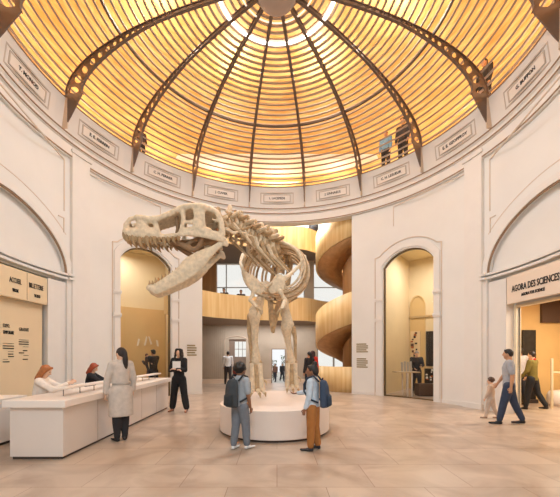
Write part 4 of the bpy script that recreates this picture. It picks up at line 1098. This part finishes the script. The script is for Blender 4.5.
        t.ell(Hd(0, -.030, .072), (.026*hr, .026*hr, .024*hr), HR, 12, 8); t.ell(Hd(0, -.028, -.006), (.045*hr, .036*hr, .040*hr), HR); t.chain([(Hd(-.03, .026, .046), .013*hr), (Hd(.03, .030, .046), .013*hr)], 8)
    remesh('hair', t, H*.0085*hs, hairm(hair), root, 1)
    root['_j'] = 0; del root['_j']
    RZ = Matrix.Rotation(R(face), 4, 'Z'); L = Vector(loc)
    return root, dict(w=lambda v: L+(RZ @ Vector(v)), sho=sho, wri=wri, U=U, zf=zf, H=H, fdir=fdir, hc=hc, ankles=ankles)
def ground(px, py):
    d = EYE*F/(py-PY); v = P(px, py, d); v.z = 0; return v
def at_depth(px, d, z=0):
    v = P(px, PY, d); v.z = z; return v

# in the hall
woman_coat, jc = person('woman in a pale belted trench coat and black boots standing at the reception desk', ground(121, 440.5), 44, 1.70, ((-1,2,-1),(4,6,-1)), ((2,15,8,-2),(4,15,12,-2)), fem=True, yaw=22,
    coat=(206,192,180), hem=.265, bottom=(46,42,44), wide=.8, shoes=(34,30,30), boots=True, hair=(40,28,26), style='ponytail', tone='light', tuck=True)
woman_black, jb = person('woman with wavy black hair in black top and trousers hugging white sheets', ground(179, 411.5), 176, 1.74, ((2,2,9),(-2,2,8)), ((18,10,88,62),(18,10,80,66)), fem=True,
    top=(28,26,28), bottom=(24,23,26), wide=1.35, shoes=(150,100,76), hair=(26,20,20), style='wavy', tone='light', yaw=4)
kid_g, kg = person('boy in grey tee and grey jeans with white trainers standing before the plinth', ground(240, 449), -36, 1.44, ((-4,4,1),(10,8,2)), ((3,5,10,0),(4,5,12,0)), kid=True,
    top=(164,168,174), sleeve='short', bottom=(116,120,128), wide=1.1, shoes=(226,224,222), hair=(28,22,20), style='curly', tone='brown', nod=-6, tuck=False)
kid_y, ky = person('child in pale blue jumper and mustard trousers reaching towards the skeleton foot', ground(313, 450), 66, 1.42, ((2,2,2),(-3,4,2)), ((4,5,14,0),(34,6,48,0)), kid=True,
    top=(196,208,220), bottom=(166,106,50), wide=1.1, shoes=(40,38,42), hair=(34,26,24), style='bun', tone='brown', nod=2, yaw=10, tuck=False)
# seated receptionists
def stool(loc, label):
    t = thing('stool', label, 'stool', loc, 0, 'stools behind the reception desk')
    part('seat', MB().loft([((0,0,.44), .19, .19), ((0,0,.46), .20, .20), ((0,0,.49), .19, .19)], 20), cloth((70,66,64)), t, True); part('column', MB().tube([(0,0,.04), (0,0,.445)], .03, 10), mat('post_metal', (150,140,132)), t, True)
    part('base', MB().loft([((0,0,0), .22, .22), ((0,0,.02), .21, .21), ((0,0,.05), .06, .06)], 20), mat('post_metal', (150,140,132)), t, True)
for px, d, lab in ((37, 5.75, 'stool under the blonde receptionist'), (88.5, 7.55, 'stool under the red haired receptionist')):
    stool(at_depth(px, d), lab)
SEAT = ((84, 84, 6), (84, 84, 6))
person('receptionist with long blonde hair and cream blouse seated at the near end of the desk', at_depth(37, 5.75, 0), -74, 1.63, SEAT, ((58,8,62,26),(57,8,60,26)), seat=.525, fem=True, lean=10, nod=16, top=(236,220,206), bottom=(90,80,76), hair=(176,104,52), style='long', tone='light')
person('receptionist with red hair and black top seated at the middle of the desk', at_depth(88.5, 7.55, 0), -75, 1.60, SEAT, ((58,8,62,26),(57,8,60,26)), seat=.525, fem=True, lean=8, nod=18, top=(30,28,32), bottom=(40,38,42), hair=(158,66,30), style='long', tone='light')
# right side of the hall
person('man in grey tee and blue jeans striding past the science doorway', ground(509, 424), 58, 1.72, ((15,4,3),(-14,8,3)), ((-10,8,16,0),(14,8,18,0)), top=(168,168,174), sleeve='short', bottom=(52,62,84), shoes=(34,32,36), hair=(34,26,24), style='short', tone='tan', tuck=False, yaw=-12)
person('small child in beige walking beside the man in the grey tee', ground(491, 418.5), 40, 1.02, ((14,6,4),(-10,12,4)), ((10,8,12,0),(-6,8,12,0)), kid=True, top=(206,180,160), bottom=(202,182,166), shoes=(150,120,100), hair=(84,56,42), style='curly', tone='light', detail=False)
person('man in pale shirt and dark trousers standing inside the shop doorway', at_depth(520, 10.0), 10, 1.80, ((2,3,4),(-3,4,4)), ((6,8,20,0),(4,8,14,0)), top=(190,180,178), bottom=(46,44,50), hair=(30,24,22), tone='brown', detail=False, style='short')
person('woman in olive jacket with red collar and black trousers inside the shop', at_depth(532.5, 9.2), 28, 1.68, ((10,4,3),(-12,16,3)), ((10,12,30,6),(8,12,34,6)), fem=True, top=(120,104,44), bottom=(32,30,32), shoes=(30,28,28), boots=True, hair=(44,28,22), style='short', tone='light', collar=(196,44,30), tuck=False, detail=False)
# right glazed room
person('grey haired man in black jumper standing behind the right glazed door', at_depth(416.5, 13.1), 170, 1.72, ((2,3,4),(-3,4,4)), ((26,8,50,30),(20,8,40,20)), top=(40,36,38), bottom=(52,50,56), hair=(150,140,132), style='short', tone='light', nod=20, detail=False)
# left glazed room
man_l, _ = person('dark haired man in black carrying a toddler behind the left glazed door', at_depth(153.5, 12.6), 60, 1.78, ((2,3,4),(-3,4,4)), ((40,10,70,20),(30,10,80,30)), top=(40,36,36), bottom=(44,42,46), hair=(30,24,22), tone='tan', style='short', detail=False)
v = at_depth(146.5, 12.45); v.z = .78
person('toddler in dark clothes carried on the arm of the man in black', v, -60, .85, ((24,30,8),(14,24,8)), ((30,20,30,0),(20,20,30,0)), kid=True, top=(70,58,54), bottom=(60,54,56), hair=(96,58,40), tone='light', detail=False)
person('young child in white top behind the left glazed door', at_depth(131, 12.3), 190, 1.12, ((2,3,4),(-3,4,4)), kid=True, top=(230,220,212), bottom=(120,110,110), hair=(104,60,38), tone='light', style='curly', detail=False)
# atrium
person('man in white shirt and dark trousers at the back wall of the atrium', at_depth(228, 17.1), 8, 1.76, ((4,4,4),(-6,6,4)), ((6,8,16,0),(6,8,16,0)), top=(226,224,224), sleeve='long', bottom=(56,48,48), hair=(40,30,26), tone='tan', style='short', detail=False)
person('small child in maroon top beside the man in the white shirt', at_depth(235.5, 16.6), -20, 1.08, ((4,4,4),(-6,6,4)), kid=True, top=(120,52,48), bottom=(84,60,56), hair=(84,44,34), tone='light', style='curly', detail=False)
person('dark haired woman in black near the spiral stair behind the mustard trousered child', at_depth(309.5, 12.4), 30, 1.70, ((2,3,4),(-3,4,4)), fem=True, top=(40,36,38), bottom=(40,38,42), hair=(34,24,22), tone='tan', style='ponytail', detail=False)
person('woman in red top near the spiral stair', at_depth(312.5, 13.0), -30, 1.74, ((2,3,4),(-3,4,4)), fem=True, top=(206,52,36), bottom=(60,54,56), hair=(60,30,24), tone='light', style='long', detail=False)
person('visitor in brown jacket outside the white doorway on its left', at_depth(275.3, 30, -.95), 150, 1.72, ((14,6,3),(-12,14,3)), top=(120,84,66), bottom=(44,42,48), hair=(40,30,26), tone='tan', style='short', detail=False)
person('visitor in black outside the white doorway on its right', at_depth(282.3, 30.5, -.95), 200, 1.74, ((8,6,3),(-12,14,3)), top=(44,42,46), bottom=(40,40,46), hair=(34,28,26), tone='tan', style='short', detail=False)
person('dark haired visitor leaning at the lower balcony behind the skull hinge', at_depth(224, 16.1, 3.36), 175, 1.52, ((2,3,4),(-3,4,4)), top=(44,40,42), bottom=(50,48,50), hair=(28,22,20), tone='tan', style='short', detail=False)
person('visitor in dark red at the lower balcony next to the dinosaur neck', at_depth(241, 16.4, 3.36), 185, 1.50, ((2,3,4),(-3,4,4)), top=(70,40,36), bottom=(50,48,50), hair=(52,28,22), tone='tan', style='short', detail=False)
person('visitor in black high on the upper balcony under the frieze', at_depth(313.5, 16.6, 6.78), 180, 1.72, ((2,3,4),(-3,4,4)), top=(34,32,34), bottom=(40,38,40), hair=(26,22,22), tone='tan', style='short', detail=False)
# gallery behind the dome slats
for ph, h_, top_, lab in ((47, 1.78, (60,56,60), 'taller visitor in dark grey behind the dome slats above the right glazed door'), (41, 1.62, (120,160,196), 'visitor in blue behind the dome slats above the right glazed door'), (-50.3, 1.25, (70,50,48), 'visitor behind the dome slats above the left glazed door'), (73, 1.70, (46,40,38), 'visitor in dark clothes behind the dome slats at the far right rib')):
    person(lab, pol(ph, 6.42, 8.605), -ph+180, h_, ((2,3,4),(-3,4,4)), top=top_, bottom=(40,36,38), hair=(30,24,22), tone='tan', detail=False)

# carried things
def backpack(label, j, face, col, loc, H):
    U, zf, w = j['U'], j['zf'], j['w']
    t = thing('backpack', label, 'backpack', loc, R(face)); m = cloth(col); m2 = cloth(tuple(int(x*.8) for x in col))
    b = MB(); b.loft([((0,-.135*H,zf(.50)), .075*H, .040*H), ((0,-.14*H,zf(.515)), .090*H, .052*H), ((0,-.138*H,zf(.62)), .092*H, .054*H), ((0,-.132*H,zf(.74)), .084*H, .048*H), ((0,-.122*H,zf(.795)), .066*H, .036*H), ((0,-.115*H,zf(.81)), .03*H, .018*H)], 20, U)
    sk_ = remesh('sack', b, .012, m, t, 2)
    b = MB(); b.loft([((0,-.185*H,zf(.52)), .060*H, .022*H), ((0,-.19*H,zf(.53)), .066*H, .028*H), ((0,-.187*H,zf(.63)), .064*H, .026*H), ((0,-.18*H,zf(.65)), .05*H, .016*H)], 16, U); part('front_pocket', b, m2, sk_, True)
    for sd in (-1, 1):
        b = MB().tube([U((sd*.06*H, -.09*H, zf(.79))), U((sd*.075*H, -.03*H, zf(.855))), U((sd*.072*H, .045*H, zf(.83))), U((sd*.078*H, .080*H, zf(.76))), U((sd*.088*H, .078*H, zf(.68))), U((sd*.105*H, .02*H, zf(.60))), U((sd*.085*H, -.09*H, zf(.56)))], .011*H, 8); part('strap', b, m2, t, True)
    part('carry_loop', MB().tube([U((-.02*H,-.11*H,zf(.80))), U((-.014*H,-.115*H,zf(.83))), U((.014*H,-.115*H,zf(.83))), U((.02*H,-.11*H,zf(.80)))], .006*H, 6), m2, t, True)
backpack('charcoal backpack on the back of the boy in grey', kg, -36, (58,62,66), ground(240, 449), 1.44)
backpack('navy backpack on the back of the child in mustard trousers', ky, 66, (56,70,92), ground(313, 450), 1.42)
U, zf, H_ = jb['U'], jb['zf'], jb['H']
t = thing('document', 'white sheets of paper held against the chest of the woman in black', 'papers', ground(179, 411.5), R(176))
part('sheet', MB().box((-.10, .150, zf(.665)), (.12, .156, zf(.80))), M_PAPER, t); part('sheet', MB().box((-.08, .158, zf(.655)), (.115, .163, zf(.785))), M_PAPER, t)


# ------------------------------------------------------------------ camera, lights, world
cam = bpy.data.cameras.new('camera'); co = bpy.data.objects.new('camera', cam); COL.objects.link(co)
co.location = (0, CAMY, EYE); co.rotation_euler = (PI/2, 0, 0)
cam.sensor_fit = 'HORIZONTAL'; cam.sensor_width = 36; cam.lens = F/560*36
cam.shift_x = (280-PX)/560; cam.shift_y = (PY-248.5)/560; cam.clip_end = 200; cam.clip_start = .05
scene.camera = co
wd = bpy.data.worlds.new('sky'); scene.world = wd; wd.use_nodes = True
bg = wd.node_tree.nodes['Background']; bg.inputs[0].default_value = (.97, .985, 1.0, 1); bg.inputs[1].default_value = WORLD = 1.1
def light(kind, name, loc, energy, color=(1, .82, .6), size=.3, target=None, spot=60, blend=.6, sy=None):
    l = bpy.data.lights.new(name, kind); l.energy = energy; l.color = color
    if kind == 'AREA':
        l.size = size
        if sy: l.shape = 'RECTANGLE'; l.size_y = sy
    else: l.shadow_soft_size = size
    if kind == 'SPOT': l.spot_size = R(spot); l.spot_blend = blend
    o = bpy.data.objects.new(name, l); COL.objects.link(o); o.location = loc
    if target is not None: o.rotation_euler = (Vector(target)-Vector(loc)).to_track_quat('-Z', 'Y').to_euler()
    return o
# gallery lamps behind the slats
for k in range(16):
    light('POINT', 'gallery_lamp', pol(22.5*k, 6.7, 8.72), 44, (1, .90, .74), .1)
for k in range(8):
    light('POINT', 'crown_fill', pol(45*k+22.5, 3.6, 11.2), 100, (1, .92, .78), .15)  # added fill above the slats, brightens the top of the dome
# added fill under the crown boss, and spots hung from the purlin
light('AREA', 'crown_boss_fill', (0, 0, 10.0), 300, (.76, .9, 1), .8, (0, 0, 0))
for k in range(16):
    ph = 22.5*k; light('SPOT', 'purlin_spot', pol(ph, 4.0, 9.75), 68, (.74, .89, 1), .12, pol(ph+180, 6.0, 3.2), 84, .9)
light('AREA', 'entrance_fill', (0, -10.2, 6.9), 560, (.80, .92, 1), 3, (0, -9, 0))  # unseen front fill, added to light the hall from the viewpoint side
for sg in (-1, 1):
    light('SPOT', 'bay_fill_spot', pol(-sg*80, 3.6, 9.8), 300, (.78, .91, 1), .12, pol(sg*97, 6.2, 4.0), 52, .9)  # added fill to brighten the blind arches of the near bays
# rooms
light('AREA', 'left_room_lamp', pol(-51, 7.6, 5.7), 72, (.97, .95, 1), 1.2, pol(-51, 7.6, 0))
light('AREA', 'right_room_lamp', pol(51, 8.0, 5.7), 120, (.95, .95, 1), 1.2, pol(51, 8.0, 0))
light('AREA', 'shop_lamp', (8.0, .2, 3.3), 190, (1, .90, .72), 1.6, (8.0, .2, 0))
light('AREA', 'atrium_daylight_fill', (0, 8.2, 9.4), 1000, (.9, .96, 1), 4, (0, 8.2, 0), sy=2.5)  # added area light standing in for the atrium's daylight
light('AREA', 'soffit_fill', (-.5, 9.2, 3.15), 120, (.95, .97, 1), 5, (-.5, 9.4, 0), sy=.4)  # added fill under the balcony to brighten the taupe back wall
vs_ = scene.view_settings; vs_.view_transform = 'Standard'; vs_.look = 'None'; vs_.exposure = -0.14; vs_.gamma = 1.0; vs_.use_curve_mapping = False
